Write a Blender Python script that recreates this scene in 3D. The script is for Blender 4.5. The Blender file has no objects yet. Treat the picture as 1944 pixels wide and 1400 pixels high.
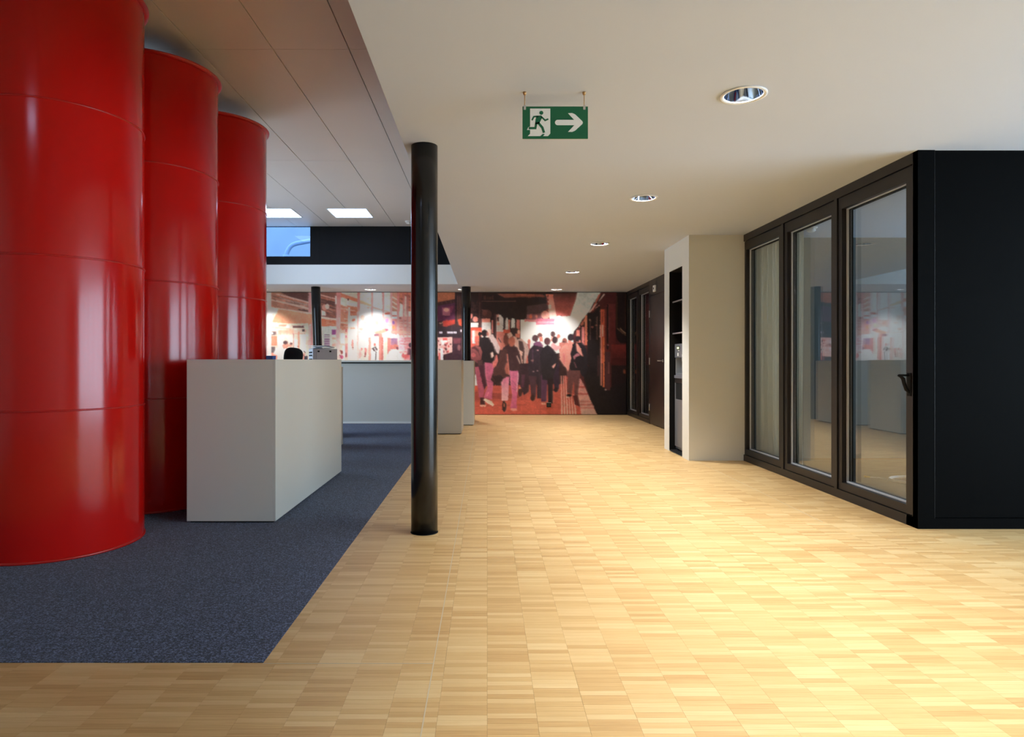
import bpy, bmesh, math, random
import numpy as np
from mathutils import Vector, Matrix

random.seed(7)
SC = bpy.context.scene
COL = SC.collection

# ------------------------------------------------------------------ camera
F_PX, W_PX, VX, VY, EYE = 1230.0, 1944.0, 925.0, 684.0, 1.15
cam = bpy.data.cameras.new('camera')
cam.sensor_width = 36.0
cam.lens = 36.0 * F_PX / W_PX
cam.shift_x = (972 - VX) / W_PX
cam.shift_y = -(700 - VY) / W_PX
cam.clip_end = 200
cam_o = bpy.data.objects.new('camera', cam)
cam_o.location = (0, 0, EYE)
cam_o.rotation_euler = (math.pi / 2, 0, 0)
COL.objects.link(cam_o)
SC.camera = cam_o

# ------------------------------------------------------------------ sky, exposure
SC.view_settings.view_transform = 'Standard'
SC.view_settings.look = 'None'
SC.view_settings.exposure = 0.1
SC.view_settings.gamma = 1.0
SC.view_settings.use_curve_mapping = False
world = bpy.data.worlds.new('overcast_sky')
SC.world = world
world.use_nodes = True
_bg = world.node_tree.nodes.get('Background') or world.node_tree.nodes.new('ShaderNodeBackground')
_bg.inputs['Color'].default_value = (0.65, 0.81, 1.0, 1)
_bg.inputs['Strength'].default_value = 13.0
SC.cycles.max_bounces = 8
SC.cycles.use_adaptive_sampling = True
SC.cycles.adaptive_threshold = 0.03
SC.cycles.adaptive_min_samples = 16
SC.cycles.glossy_bounces = 4
SC.cycles.caustics_reflective = False
SC.cycles.caustics_refractive = False
LUM_STRENGTH = 11.0      # ceiling luminaires of the raised bay
LUM_COLOR = (0.52, 0.66, 1.0)
DOWN_POWER = 34.0        # recessed downlights
DOWN_COLOR = (1.0, 0.975, 0.94)


def portal(name, loc, rot, sx, sy):
    l = bpy.data.lights.new(name, 'AREA')
    l.shape = 'RECTANGLE'
    l.size, l.size_y = sx, sy
    l.cycles.is_portal = True
    o = bpy.data.objects.new(name, l)
    o.location = loc
    o.rotation_euler = rot
    COL.objects.link(o)


ZL, ZH = 2.58, 3.67            # low and raised ceiling
XE = -0.553                    # edge of the low ceiling
YB = 12.2                      # back of the raised bay
YM = 13.6                      # mural wall
XG = 2.93                      # glazed partition plane
XW, YF, XL = 6.6, -4.0, -5.2   # window wall, wall behind camera, left wall

portal('daylight_portal', (XW - 0.02, 1.3, 1.3), (0, math.pi / 2, 0), 2.4, 5.8)
portal('daylight_portal', (XW - 0.02, 5.8, 1.775), (0, math.pi / 2, 0), 1.55, 2.4)
portal('daylight_portal', (XL + 0.02, 9.1, 1.6), (0, -math.pi / 2, 0), 1.6, 2.6)
portal('daylight_portal', (-4.16, YB + 0.02, 3.38), (-math.pi / 2, 0, 0), 1.6, 0.55)


# ------------------------------------------------------------------ materials
def s2l(c):
    return tuple((v / 255 / 12.92) if v / 255 <= 0.04045 else ((v / 255 + 0.055) / 1.055) ** 2.4 for v in c)


def new_mat(name):
    m = bpy.data.materials.new(name)
    m.use_nodes = True
    return m, m.node_tree.nodes, m.node_tree.links, m.node_tree.nodes['Principled BSDF']


def paint(name, srgb, rough=0.6, spec=0.4, metal=0.0, bump=0.0, bscale=300.0, var=0.03, coat=0.0):
    m, n, l, b = new_mat(name)
    c = s2l(srgb)
    tc = n.new('ShaderNodeTexCoord')
    nz = n.new('ShaderNodeTexNoise')
    nz.inputs['Scale'].default_value = 2.5
    nz.inputs['Detail'].default_value = 3
    l.new(tc.outputs['Object'], nz.inputs['Vector'])
    mx = n.new('ShaderNodeMix')
    mx.data_type = 'RGBA'
    mx.inputs['A'].default_value = tuple(v * (1 - var) for v in c) + (1,)
    mx.inputs['B'].default_value = tuple(min(1, v * (1 + var)) for v in c) + (1,)
    l.new(nz.outputs['Fac'], mx.inputs['Factor'])
    l.new(mx.outputs['Result'], b.inputs['Base Color'])
    b.inputs['Roughness'].default_value = rough
    b.inputs['Specular IOR Level'].default_value = spec
    b.inputs['Metallic'].default_value = metal
    b.inputs['Coat Weight'].default_value = coat
    b.inputs['Coat Roughness'].default_value = 0.12
    if bump:
        n2 = n.new('ShaderNodeTexNoise')
        n2.inputs['Scale'].default_value = bscale
        l.new(tc.outputs['Object'], n2.inputs['Vector'])
        bp = n.new('ShaderNodeBump')
        bp.inputs['Strength'].default_value = bump
        bp.inputs['Distance'].default_value = 0.002
        l.new(n2.outputs['Fac'], bp.inputs['Height'])
        l.new(bp.outputs['Normal'], b.inputs['Normal'])
    return m


def emit(name, color, strength):
    m, n, l, b = new_mat(name)
    b.inputs['Base Color'].default_value = (0.8, 0.8, 0.8, 1)
    b.inputs['Emission Color'].default_value = tuple(color) + (1,)
    b.inputs['Emission Strength'].default_value = strength
    return m


def glass_pane(name, r0, tint):
    m, n, l, b = new_mat(name)
    n.remove(b)
    out = n['Material Output']
    lw = n.new('ShaderNodeLayerWeight')
    lw.inputs['Blend'].default_value = 0.5
    p = n.new('ShaderNodeMath'); p.operation = 'POWER'; p.inputs[1].default_value = 4.0
    l.new(lw.outputs['Facing'], p.inputs[0])
    q = n.new('ShaderNodeMath'); q.operation = 'MULTIPLY_ADD'
    q.inputs[1].default_value = 1 - r0; q.inputs[2].default_value = r0
    l.new(p.outputs[0], q.inputs[0])
    t = n.new('ShaderNodeBsdfTransparent'); t.inputs['Color'].default_value = tuple(tint) + (1,)
    g = n.new('ShaderNodeBsdfGlossy'); g.inputs['Roughness'].default_value = 0.0
    g.inputs['Color'].default_value = (0.93, 0.96, 1.0, 1)
    mx = n.new('ShaderNodeMixShader')
    l.new(q.outputs[0], mx.inputs[0]); l.new(t.outputs[0], mx.inputs[1]); l.new(g.outputs[0], mx.inputs[2])
    l.new(mx.outputs[0], out.inputs['Surface'])
    return m


PW, PL = 0.16, 0.03            # parquet finger: length across, width along the room


def parquet_mat(name):
    """Oak fingers laid in columns; the tone of every finger is drawn from its own cell."""
    m, n, l, b = new_mat(name)
    geo = n.new('ShaderNodeNewGeometry')
    sp = n.new('ShaderNodeSeparateXYZ')
    l.new(geo.outputs['Position'], sp.inputs[0])

    def mth(op, a, bb=None, c=None):
        x = n.new('ShaderNodeMath'); x.operation = op
        for i, v in enumerate((a, bb, c)):
            if v is None:
                continue
            if isinstance(v, (int, float)):
                x.inputs[i].default_value = v
            else:
                l.new(v, x.inputs[i])
        return x.outputs[0]
    cx = mth('FLOOR', mth('DIVIDE', mth('ADD', sp.outputs['X'], 40 * PW), PW))
    off = mth('MULTIPLY', mth('FRACT', mth('MULTIPLY', cx, 0.618034)), PL)
    cy = mth('FLOOR', mth('DIVIDE', mth('ADD', sp.outputs['Y'], off), PL))
    cv = n.new('ShaderNodeCombineXYZ')
    l.new(cx, cv.inputs[0]); l.new(cy, cv.inputs[1])
    wn = n.new('ShaderNodeTexWhiteNoise'); wn.noise_dimensions = '2D'
    l.new(cv.outputs[0], wn.inputs['Vector'])
    # fingers come in batches of a few alike
    cv2 = n.new('ShaderNodeCombineXYZ')
    l.new(cx, cv2.inputs[0]); l.new(mth('FLOOR', mth('DIVIDE', mth('ADD', cy, mth('MULTIPLY', cx, 2.3)), 3.0)), cv2.inputs[1])
    wn2 = n.new('ShaderNodeTexWhiteNoise'); wn2.noise_dimensions = '2D'
    l.new(cv2.outputs[0], wn2.inputs['Vector'])
    # grain
    mp = n.new('ShaderNodeMapping'); mp.inputs['Scale'].default_value = (6, 170, 6)
    l.new(geo.outputs['Position'], mp.inputs['Vector'])
    gn = n.new('ShaderNodeTexNoise'); gn.inputs['Scale'].default_value = 1.0; gn.inputs['Detail'].default_value = 3
    l.new(mp.outputs[0], gn.inputs['Vector'])
    tone = mth('ADD', mth('ADD', mth('MULTIPLY', wn.outputs['Value'], 0.40), mth('MULTIPLY', wn2.outputs['Value'], 0.13)),
               mth('MULTIPLY', gn.outputs['Fac'], 0.50))
    cr = n.new('ShaderNodeValToRGB')
    cr.color_ramp.elements[0].position = 0.12
    cr.color_ramp.elements[0].color = s2l((186, 143, 90)) + (1,)
    cr.color_ramp.elements[1].position = 0.92
    cr.color_ramp.elements[1].color = s2l((230, 202, 150)) + (1,)
    e = cr.color_ramp.elements.new(0.5); e.color = s2l((212, 176, 120)) + (1,)
    l.new(tone, cr.inputs[0])
    l.new(cr.outputs[0], b.inputs['Base Color'])
    b.inputs['Roughness'].default_value = 0.42
    b.inputs['Specular IOR Level'].default_value = 0.4
    bp = n.new('ShaderNodeBump'); bp.inputs['Strength'].default_value = 0.12; bp.inputs['Distance'].default_value = 0.001
    l.new(gn.outputs['Fac'], bp.inputs['Height'])
    l.new(bp.outputs['Normal'], b.inputs['Normal'])
    return m


def carpet_mat():
    m, n, l, b = new_mat('carpet_navy')
    geo = n.new('ShaderNodeNewGeometry')
    nz = n.new('ShaderNodeTexNoise'); nz.inputs['Scale'].default_value = 190; nz.inputs['Detail'].default_value = 2
    l.new(geo.outputs['Position'], nz.inputs['Vector'])
    vz = n.new('ShaderNodeTexNoise'); vz.inputs['Scale'].default_value = 95; vz.inputs['Detail'].default_value = 1
    l.new(geo.outputs['Position'], vz.inputs['Vector'])
    ad = n.new('ShaderNodeMath'); ad.operation = 'MULTIPLY_ADD'; ad.inputs[1].default_value = 0.5
    l.new(vz.outputs['Fac'], ad.inputs[0])
    hf = n.new('ShaderNodeMath'); hf.operation = 'MULTIPLY'; hf.inputs[1].default_value = 0.5
    l.new(nz.outputs['Fac'], hf.inputs[0]); l.new(hf.outputs[0], ad.inputs[2])
    cr = n.new('ShaderNodeValToRGB')
    cr.color_ramp.elements[0].position = 0.36; cr.color_ramp.elements[0].color = s2l((30, 33, 43)) + (1,)
    cr.color_ramp.elements[1].position = 0.66; cr.color_ramp.elements[1].color = s2l((108, 119, 152)) + (1,)
    e = cr.color_ramp.elements.new(0.5); e.color = s2l((58, 66, 90)) + (1,)
    l.new(ad.outputs[0], cr.inputs[0]); l.new(cr.outputs[0], b.inputs['Base Color'])
    b.inputs['Roughness'].default_value = 1.0
    b.inputs['Specular IOR Level'].default_value = 0.05
    b.inputs['Sheen Weight'].default_value = 0.15
    bp = n.new('ShaderNodeBump'); bp.inputs['Strength'].default_value = 0.6; bp.inputs['Distance'].default_value = 0.004
    l.new(nz.outputs['Fac'], bp.inputs['Height']); l.new(bp.outputs['Normal'], b.inputs['Normal'])
    return m


def fabric_mat(name, srgb, translucent=0.0):
    m, n, l, b = new_mat(name)
    b.inputs['Base Color'].default_value = s2l(srgb) + (1,)
    b.inputs['Roughness'].default_value = 0.95
    if translucent:
        tr = n.new('ShaderNodeBsdfTranslucent'); tr.inputs['Color'].default_value = s2l(srgb) + (1,)
        mx = n.new('ShaderNodeMixShader'); mx.inputs[0].default_value = translucent
        l.new(b.outputs[0], mx.inputs[1]); l.new(tr.outputs[0], mx.inputs[2])
        l.new(mx.outputs[0], n['Material Output'].inputs['Surface'])
    return m


def print_mat():
    m, n, l, b = new_mat('printed_mural')
    at = n.new('ShaderNodeAttribute'); at.attribute_name = 'print'
    l.new(at.outputs['Color'], b.inputs['Base Color'])
    b.inputs['Roughness'].default_value = 0.38
    b.inputs['Specular IOR Level'].default_value = 0.35
    return m


M = {
    'parquet': parquet_mat('oak_finger_parquet'),
    'carpet': carpet_mat(),
    'joint_dark': paint('parquet_underlay', (120, 88, 52), 0.9),
    'joint_light': paint('joint_strip', (205, 190, 160), 0.5),
    'ceiling': paint('ceiling_plaster', (202, 210, 225), 0.9, 0.2, bump=0.05, bscale=120, var=0.01),
    'white_wall': paint('white_plaster', (222, 222, 215), 0.85, 0.2, var=0.01),
    'panel': paint('ceiling_metal', (208, 197, 188), 0.45, 0.5, var=0.02),
    'panel_gap': paint('ceiling_void', (40, 36, 34), 0.9),
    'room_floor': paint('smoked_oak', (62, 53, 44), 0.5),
    'grey_wall': paint('grey_wall', (96, 101, 99), 0.9, 0.2),
    'dark_wall': paint('dark_wall', (50, 50, 54), 0.8),
    'red': paint('red_lacquer', (192, 17, 11), 0.15, 0.45, var=0.04),
    'red_rim': paint('red_lacquer_rim', (182, 22, 15), 0.28, 0.5),
    'red_dark': paint('drum_inside', (70, 16, 12), 0.8),
    'black_gloss': paint('black_enamel', (20, 19, 18), 0.22, 0.5, var=0.1),
    'black_frame': paint('black_brown_frame', (35, 30, 27), 0.42, 0.4, var=0.06, bump=0.05),
    'black_panel': paint('black_veneer', (6, 6, 6), 0.65, 0.03, var=0.08),
    'black_matte': paint('black_matte', (22, 22, 23), 0.8, 0.2),
    'door_black': paint('door_veneer', (40, 35, 34), 0.36, 0.5, var=0.08),
    'counter': paint('counter_laminate', (206, 204, 196), 0.55, 0.35, var=0.01, bump=0.03, bscale=500),
    'steel': paint('satin_steel', (200, 203, 206), 0.32, 0.5, metal=0.85),
    'white_plastic': paint('white_plastic', (235, 235, 232), 0.4),
    'chrome': paint('reflector_aluminium', (196, 212, 240), 0.05, 0.5, metal=1.0),
    'sign_green': paint('sign_green', (16, 96, 62), 0.45),
    'sign_white': paint('sign_white', (236, 234, 228), 0.5),
    'brass': paint('brass_wire', (190, 150, 100), 0.4, metal=0.6),
    'pane': glass_pane('glazing', 0.13, (0.90, 0.93, 0.93)),
    'clerestory_glass': glass_pane('clerestory_glass', 0.012, (0.5, 0.62, 0.74)),
    'window_glass': glass_pane('window_glass', 0.04, (0.93, 0.96, 0.96)),
    'bead': paint('bead_alloy', (205, 208, 211), 0.4, 0.5, metal=0.25),
    'curtain': fabric_mat('sheer_curtain', (242, 237, 224), 0.0),
    'chair_fabric': fabric_mat('chair_mesh', (16, 16, 18)),
    'grey_plastic': paint('grey_plastic', (176, 180, 190), 0.5),
    'paper': paint('paper', (238, 238, 242), 0.8),
    'blue_plastic': paint('blue_plastic', (70, 105, 170), 0.5),
    'disp_grey': paint('dispenser_grey', (120, 122, 128), 0.4, metal=0.35),
    'disp_light': paint('dispenser_steel', (172, 178, 184), 0.35, metal=0.4),
    'display': emit('dispenser_display', (0.75, 0.9, 0.15), 1.6),
    'cable': paint('white_cable', (225, 225, 220), 0.5),
    'yellow': paint('yellow_plug', (215, 170, 40), 0.5),
    'concrete': paint('outer_concrete', (106, 113, 126), 0.9, var=0.12),
    'zinc': paint('zinc_pipe', (96, 107, 126), 0.5),
    'roof': paint('flat_roof', (110, 115, 120), 0.9),
    'lum': emit('luminaire_diffuser', LUM_COLOR, LUM_STRENGTH),
    'lamp': emit('downlight_lamp', (0.72, 0.86, 1.0), 1.0),
    'mural': print_mat(),
}


# ------------------------------------------------------------------ mesh helpers
class MB:
    def __init__(self):
        self.bm = bmesh.new()

    def box(self, x0, x1, y0, y1, z0, z1, rz=0.0, pivot=None):
        vs = [self.bm.verts.new((x, y, z)) for z in (z0, z1) for y in (y0, y1) for x in (x0, x1)]
        for f in ((0, 2, 3, 1), (4, 5, 7, 6), (0, 1, 5, 4), (2, 6, 7, 3), (0, 4, 6, 2), (1, 3, 7, 5)):
            self.bm.faces.new([vs[i] for i in f])
        if rz:
            p = Vector(pivot) if pivot else Vector(((x0 + x1) / 2, (y0 + y1) / 2, 0))
            bmesh.ops.rotate(self.bm, verts=vs, cent=p, matrix=Matrix.Rotation(rz, 3, 'Z'))
        return self

    def lathe(self, prof, seg=48, c=(0, 0), smooth=True):
        """prof: list of (radius, z); closed at the axis where the radius is 0."""
        rings = []
        for r, z in prof:
            if r < 1e-6:
                rings.append([self.bm.verts.new((c[0], c[1], z))])
            else:
                rings.append([self.bm.verts.new((c[0] + r * math.cos(2 * math.pi * i / seg),
                                                 c[1] + r * math.sin(2 * math.pi * i / seg), z)) for i in range(seg)])
        for a, b in zip(rings, rings[1:]):
            for i in range(seg):
                j = (i + 1) % seg
                if len(a) == 1 and len(b) == 1:
                    continue
                if len(a) == 1:
                    f = self.bm.faces.new((a[0], b[j], b[i]))
                elif len(b) == 1:
                    f = self.bm.faces.new((a[i], a[j], b[0]))
                else:
                    f = self.bm.faces.new((a[i], a[j], b[j], b[i]))
                f.smooth = smooth
        return self

    def tube(self, pts, r, seg=10, caps=True):
        pts = [Vector(p) for p in pts]
        rings = []
        up = Vector((0, 0, 1))
        prev = None
        for i, p in enumerate(pts):
            t = (pts[min(i + 1, len(pts) - 1)] - pts[max(i - 1, 0)]).normalized()
            a = (prev - t * prev.dot(t)) if prev is not None else t.cross(up)
            if a.length < 0.05:
                a = t.cross(Vector((1, 0, 0)))
            a.normalize()
            prev = a
            b = t.cross(a).normalized()
            rr = r[i] if isinstance(r, (list, tuple)) else r
            rings.append([self.bm.verts.new(p + a * (rr * math.cos(2 * math.pi * k / seg)) + b * (rr * math.sin(2 * math.pi * k / seg)))
                          for k in range(seg)])
        for a, b in zip(rings, rings[1:]):
            for k in range(seg):
                f = self.bm.faces.new((a[k], a[(k + 1) % seg], b[(k + 1) % seg], b[k]))
                f.smooth = True
        if caps:
            self.bm.faces.new(list(reversed(rings[0])))
            self.bm.faces.new(rings[-1])
        return self

    def prism(self, poly, y0, y1):
        """poly in (x, z), extruded along y."""
        a = [self.bm.verts.new((x, y0, z)) for x, z in poly]
        b = [self.bm.verts.new((x, y1, z)) for x, z in poly]
        self.bm.faces.new(a)
        self.bm.faces.new(list(reversed(b)))
        n = len(poly)
        for i in range(n):
            j = (i + 1) % n
            self.bm.faces.new((a[j], a[i], b[i], b[j]))
        return self

    def bevel(self, w, seg=2):
        bmesh.ops.bevel(self.bm, geom=list(self.bm.edges), offset=w, segments=seg, affect='EDGES', profile=0.5)
        return self

    def mesh(self, name):
        bmesh.ops.recalc_face_normals(self.bm, faces=self.bm.faces)
        me = bpy.data.meshes.new(name)
        self.bm.to_mesh(me)
        self.bm.free()
        return me

    def build(self, name, mat, parent=None, origin=None, label=None):
        me = self.mesh(name)
        me.materials.append(M[mat] if isinstance(mat, str) else mat)
        if parent is not None and origin is None:
            origin = parent.get('_o', (0, 0, 0))
            off = Vector(origin)
            me.transform(Matrix.Translation(-off))
            o = bpy.data.objects.new(name, me)
            o.parent = parent
        else:
            o = bpy.data.objects.new(name, me)
            if origin is not None:
                me.transform(Matrix.Translation(-Vector(origin)))
                o.location = origin
        if label:
            o['label'] = label
        COL.objects.link(o)
        return o


def thing(name, label, cat, loc, group=None):
    o = bpy.data.objects.new(name, None)
    o.empty_display_size = 0.1
    o.location = loc
    o['label'] = label
    o['category'] = cat
    o['_o'] = list(loc)
    if group:
        o['group'] = group
    COL.objects.link(o)
    return o


def tag(o, label, cat=None, group=None, kind=None):
    o['label'] = label
    if cat:
        o['category'] = cat
    if group:
        o['group'] = group
    if kind:
        o['kind'] = kind
    return o


def subpart(mb, name, mat, part, root, label=None):
    """A piece of a part: coordinates are given in the world, the part sits at the root's origin."""
    me = mb.mesh(name)
    me.materials.append(M[mat])
    me.transform(Matrix.Translation(-Vector(root['_o'])))
    o = bpy.data.objects.new(name, me)
    o.parent = part
    if label:
        o['label'] = label
    COL.objects.link(o)
    return o


def structure(o, label):
    o['kind'] = 'structure'
    o['label'] = label
    return o


def frame_mb(mb, axis, p0, p1, a0, a1, z0, z1, wl, wr, wb, wt):
    """Rectangular frame in the plane across `axis` ('x' or 'y'), from p0 to p1 thick."""
    def bx(a, b, c, d):
        if axis == 'x':
            mb.box(p0, p1, a, b, c, d)
        else:
            mb.box(a, b, p0, p1, c, d)
    bx(a0, a0 + wl, z0, z1)
    bx(a1 - wr, a1, z0, z1)
    bx(a0 + wl, a1 - wr, z0, z0 + wb)
    bx(a0 + wl, a1 - wr, z1 - wt, z1)
    return mb


# ------------------------------------------------------------------ floor
CX1, CY0, CY1 = -0.85, 2.46, 11.72      # carpet: right edge, front edge, back edge
floor = structure(MB().box(XL - 0.2, XW + 0.2, YF - 0.2, YM + 0.2, -0.12, -0.004).build('floor', 'joint_dark'),
                  'pale oak finger parquet floor of the hall')
# plain stretches of the same parquet where no photograph looks
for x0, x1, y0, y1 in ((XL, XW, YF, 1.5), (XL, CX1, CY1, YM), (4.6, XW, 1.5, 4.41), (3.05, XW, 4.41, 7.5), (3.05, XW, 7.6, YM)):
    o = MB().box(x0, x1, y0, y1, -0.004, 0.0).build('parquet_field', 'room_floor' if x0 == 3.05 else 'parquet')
    o.parent = floor
    o['kind'] = 'stuff'


def in_carpet(x, y):
    return x < CX1 and CY0 < y < CY1


pieces = []
GAP = 0.0003
for c in range(0, 90):
    x0 = c * PW - 40 * PW
    x1 = x0 + PW
    if x1 < XL or x0 > 4.6:
        continue
    off = ((c * 0.618034) % 1.0) * PL
    r = int(math.floor((1.5 + off) / PL))
    while True:
        y0 = r * PL - off
        y1 = y0 + PL
        r += 1
        if y0 >= YM:
            break
        if y0 < 1.5:
            continue
        a0, a1, b0, b1 = max(x0, XL), min(x1, 4.6), y0, min(y1, YM)
        ym = (y0 + y1) / 2
        if y0 >= CY0:
            a0 = max(a0, CX1)
        elif a0 < CX1 and b1 > CY0:
            if a1 > CX1 + 0.004:
                pieces.append((CX1, a1, CY0, b1))
            b1 = CY0
        if ym > 4.45:
            a1 = min(a1, XG + 0.1)
        # the two pale joint strips
        if a1 - a0 < 0.004 or b1 - b0 < 0.002:
            continue
        pieces.append((a0, a1, b0, b1))


def seen(p):
    x, y = (p[0] + p[1]) / 2, (p[2] + p[3]) / 2
    px, py = VX + F_PX * x / y, VY + F_PX * EYE / y
    return 0 < px < 1944 and py < 1400


pieces.sort(key=lambda p: (not seen(p), p[2]))
near, rest = pieces[:300], pieces[300:]
cache = {}
for (a0, a1, b0, b1) in near:
    key = (round(a1 - a0, 4), round(b1 - b0, 4))
    if key not in cache:
        w, h = key
        cache[key] = MB().box(GAP, w - GAP, GAP, h - GAP, -0.004, 0.0).mesh('parquet_finger')
        cache[key].materials.append(M['parquet'])
    o = bpy.data.objects.new('parquet_finger', cache[key])
    o.location = (a0, b0, 0)
    o.parent = floor
    COL.objects.link(o)
V = np.zeros((len(rest), 8, 3))
P = np.array(rest)
for k, (xi, yi, z) in enumerate(((0, 2, 0), (1, 2, 0), (1, 3, 0), (0, 3, 0), (0, 2, 1), (1, 2, 1), (1, 3, 1), (0, 3, 1))):
    V[:, k, 0] = P[:, xi] + (GAP if xi == 0 else -GAP)
    V[:, k, 1] = P[:, yi] + (GAP if yi == 2 else -GAP)
    V[:, k, 2] = -0.004 if z else 0.0
FQ = np.array([(0, 1, 2, 3), (4, 5, 1, 0), (5, 6, 2, 1), (6, 7, 3, 2), (7, 4, 0, 3)])
faces = (np.arange(len(rest))[:, None, None] * 8 + FQ[None]).reshape(-1, 4)
me = bpy.data.meshes.new('parquet_fingers')
me.from_pydata(V.reshape(-1, 3).tolist(), [], faces.tolist())
me.materials.append(M['parquet'])
o = bpy.data.objects.new('parquet_fingers', me)
o.parent = floor
o['kind'] = 'stuff'
COL.objects.link(o)
# pale movement joints let into the parquet
for x0, x1, y0, y1 in ((-0.2055, -0.2015, 1.5, 12.9), (CX1, -0.2055, 2.452, 2.456), (2.378, 2.382, 4.6, 7.35)):
    o = MB().box(x0, x1, y0, y1, -0.003, 0.0006).build('joint_strip', 'joint_light')
    o.parent = floor

carpet = MB().box(XL, CX1, CY0, CY1, -0.0035, 0.003).build('carpet', 'carpet')
tag(carpet, 'dark navy flecked carpet under the red columns and white counters', 'carpet')


# ------------------------------------------------------------------ walls
def wall_with_hole(name, axis, p0, p1, a0, a1, z0, z1, holes, mat, label):
    """Wall slab across `axis`, holes = [(b0, b1, c0, c1)] sorted and not overlapping along a."""
    mb = MB()

    def bx(a, b, c, d):
        if b - a < 1e-4 or d - c < 1e-4:
            return
        if axis == 'x':
            mb.box(p0, p1, a, b, c, d)
        else:
            mb.box(a, b, p0, p1, c, d)
    cur = a0
    for b0, b1, c0, c1 in holes:
        bx(cur, b0, z0, z1)
        bx(b0, b1, z0, c0)
        bx(b0, b1, c1, z1)
        cur = b1
    bx(cur, a1, z0, z1)
    return structure(mb.build(name, mat), label)


wall_with_hole('wall_back', 'y', YM + 0.03, YM + 0.2, XL - 0.2, XW + 0.2, -0.1, 2.9, [], 'dark_wall', 'dark back wall behind the printed mural')
wall_with_hole('wall_left', 'x', XL - 0.2, XL, YF - 0.2, YM + 0.2, -0.1, 3.9, [(7.8, 10.4, 0.8, 2.4)], 'white_wall', 'white left wall behind the red columns')
wall_with_hole('wall_front', 'y', YF - 0.2, YF, XL - 0.2, XW + 0.2, -0.1, 3.9, [], 'white_wall', 'white wall behind the viewer')
wall_with_hole('wall_right', 'x', XW, XW + 0.2, YF - 0.2, YM + 0.2, -0.1, 3.9, [(-1.6, 4.2, 0.1, 2.5), (4.6, 7.0, 1.0, 2.55)], 'white_wall', 'white right wall with windows')


def window(name, axis, p, a0, a1, z0, z1, n, label):
    mb = MB()
    frame_mb(mb, axis, p - 0.03, p + 0.03, a0, a1, z0, z1, 0.06, 0.06, 0.06, 0.06)
    for i in range(1, n):
        a = a0 + (a1 - a0) * i / n
        if axis == 'x':
            mb.box(p - 0.03, p + 0.03, a - 0.03, a + 0.03, z0 + 0.06, z1 - 0.06)
        else:
            mb.box(a - 0.03, a + 0.03, p - 0.03, p + 0.03, z0 + 0.06, z1 - 0.06)
    w = structure(mb.build(name, 'black_frame'), label)
    for i in range(n):
        b0, b1 = a0 + (a1 - a0) * i / n + 0.03, a0 + (a1 - a0) * (i + 1) / n - 0.03
        m2 = MB()
        if axis == 'x':
            m2.box(p - 0.004, p + 0.004, b0, b1, z0 + 0.06, z1 - 0.06)
        else:
            m2.box(b0, b1, p - 0.004, p + 0.004, z0 + 0.06, z1 - 0.06)
        g = m2.build('pane', 'window_glass')
        g.parent = w
    return w


window('window_1', 'x', XW + 0.1, -1.6, 4.2, 0.1, 2.5, 5, 'tall window band in the right wall')
window('window_2', 'x', XL - 0.1, 7.8, 10.4, 0.8, 2.4, 2, 'tall window in the left wall behind the red columns')
window('window_3', 'x', XW + 0.1, 4.6, 7.0, 1.0, 2.55, 2, 'window of the glazed meeting room')

# bulkheads of the raised bay
structure(MB().box(XE, XE + 0.06, YF, YB + 0.12, ZL + 0.1, ZH + 0.1).build('wall_bulkhead_side', 'white_wall'), 'white bulkhead along the raised ceiling')
structure(MB().box(XL, XE, YB - 0.014, YB - 0.0005, ZL + 0.0005, 2.945).build('wall_bulkhead_back', 'white_wall'),
          'pale bulkhead strip under the black clerestory band')
cw = MB()
cw.box(-3.17, XE, YB + 0.004, YB + 0.12, 2.945, ZH + 0.1)
cl = structure(cw.build('wall_clerestory', 'black_matte'), 'black clerestory wall above the pale bulkhead')
mb = MB()
frame_mb(mb, 'y', YB + 0.002, YB + 0.11, XL, -3.17, 2.945, ZH + 0.02, 0.1, 0.165, 0.159, 0.015)
w4 = structure(mb.build('window_4', 'black_matte'), 'clerestory window with black frame looking out to a blue-grey wall')
g = MB().box(XL + 0.1, -3.335, YB + 0.06, YB + 0.068, 3.104, ZH + 0.005).build('pane', 'clerestory_glass')
g.parent = w4

# outside, beyond the clerestory
structure(MB().box(-12, XW + 3, YM + 0.2, 19, 2.5, 2.9).build('roof_outside', 'roof'), 'flat roof beyond the clerestory window')
tag(MB().box(-12, 2, 18.0, 18.3, 2.9, 6.2).build('neighbour_wall', 'concrete'), 'blue-grey concrete wall outside the clerestory window', 'wall')


def at(px, py, y):
    return Vector(((px - VX) * y / F_PX, y, EYE + (VY - py) * y / F_PX))


pp = [at(p, q, 15.0) for p, q in ((541, 499), (543, 488), (545.5, 478), (550, 470), (556, 465), (563, 462.5), (576, 460), (592, 457), (640, 448), (700, 437))]
pipe = thing('vent_pipe', 'grey-blue bent pipe outside the clerestory window', 'pipe', (pp[0].x, 15.0, 2.9))
pp[0].z = 2.9
MB().tube(pp, 0.052, 14).build('pipe_bend', 'zinc', pipe)
MB().lathe([(0.075, pp[1].z - 0.02), (0.075, pp[1].z + 0.05), (0.053, pp[1].z + 0.05)], 18, (pp[1].x, 15.0)).build('collar', 'zinc', pipe)

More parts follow.
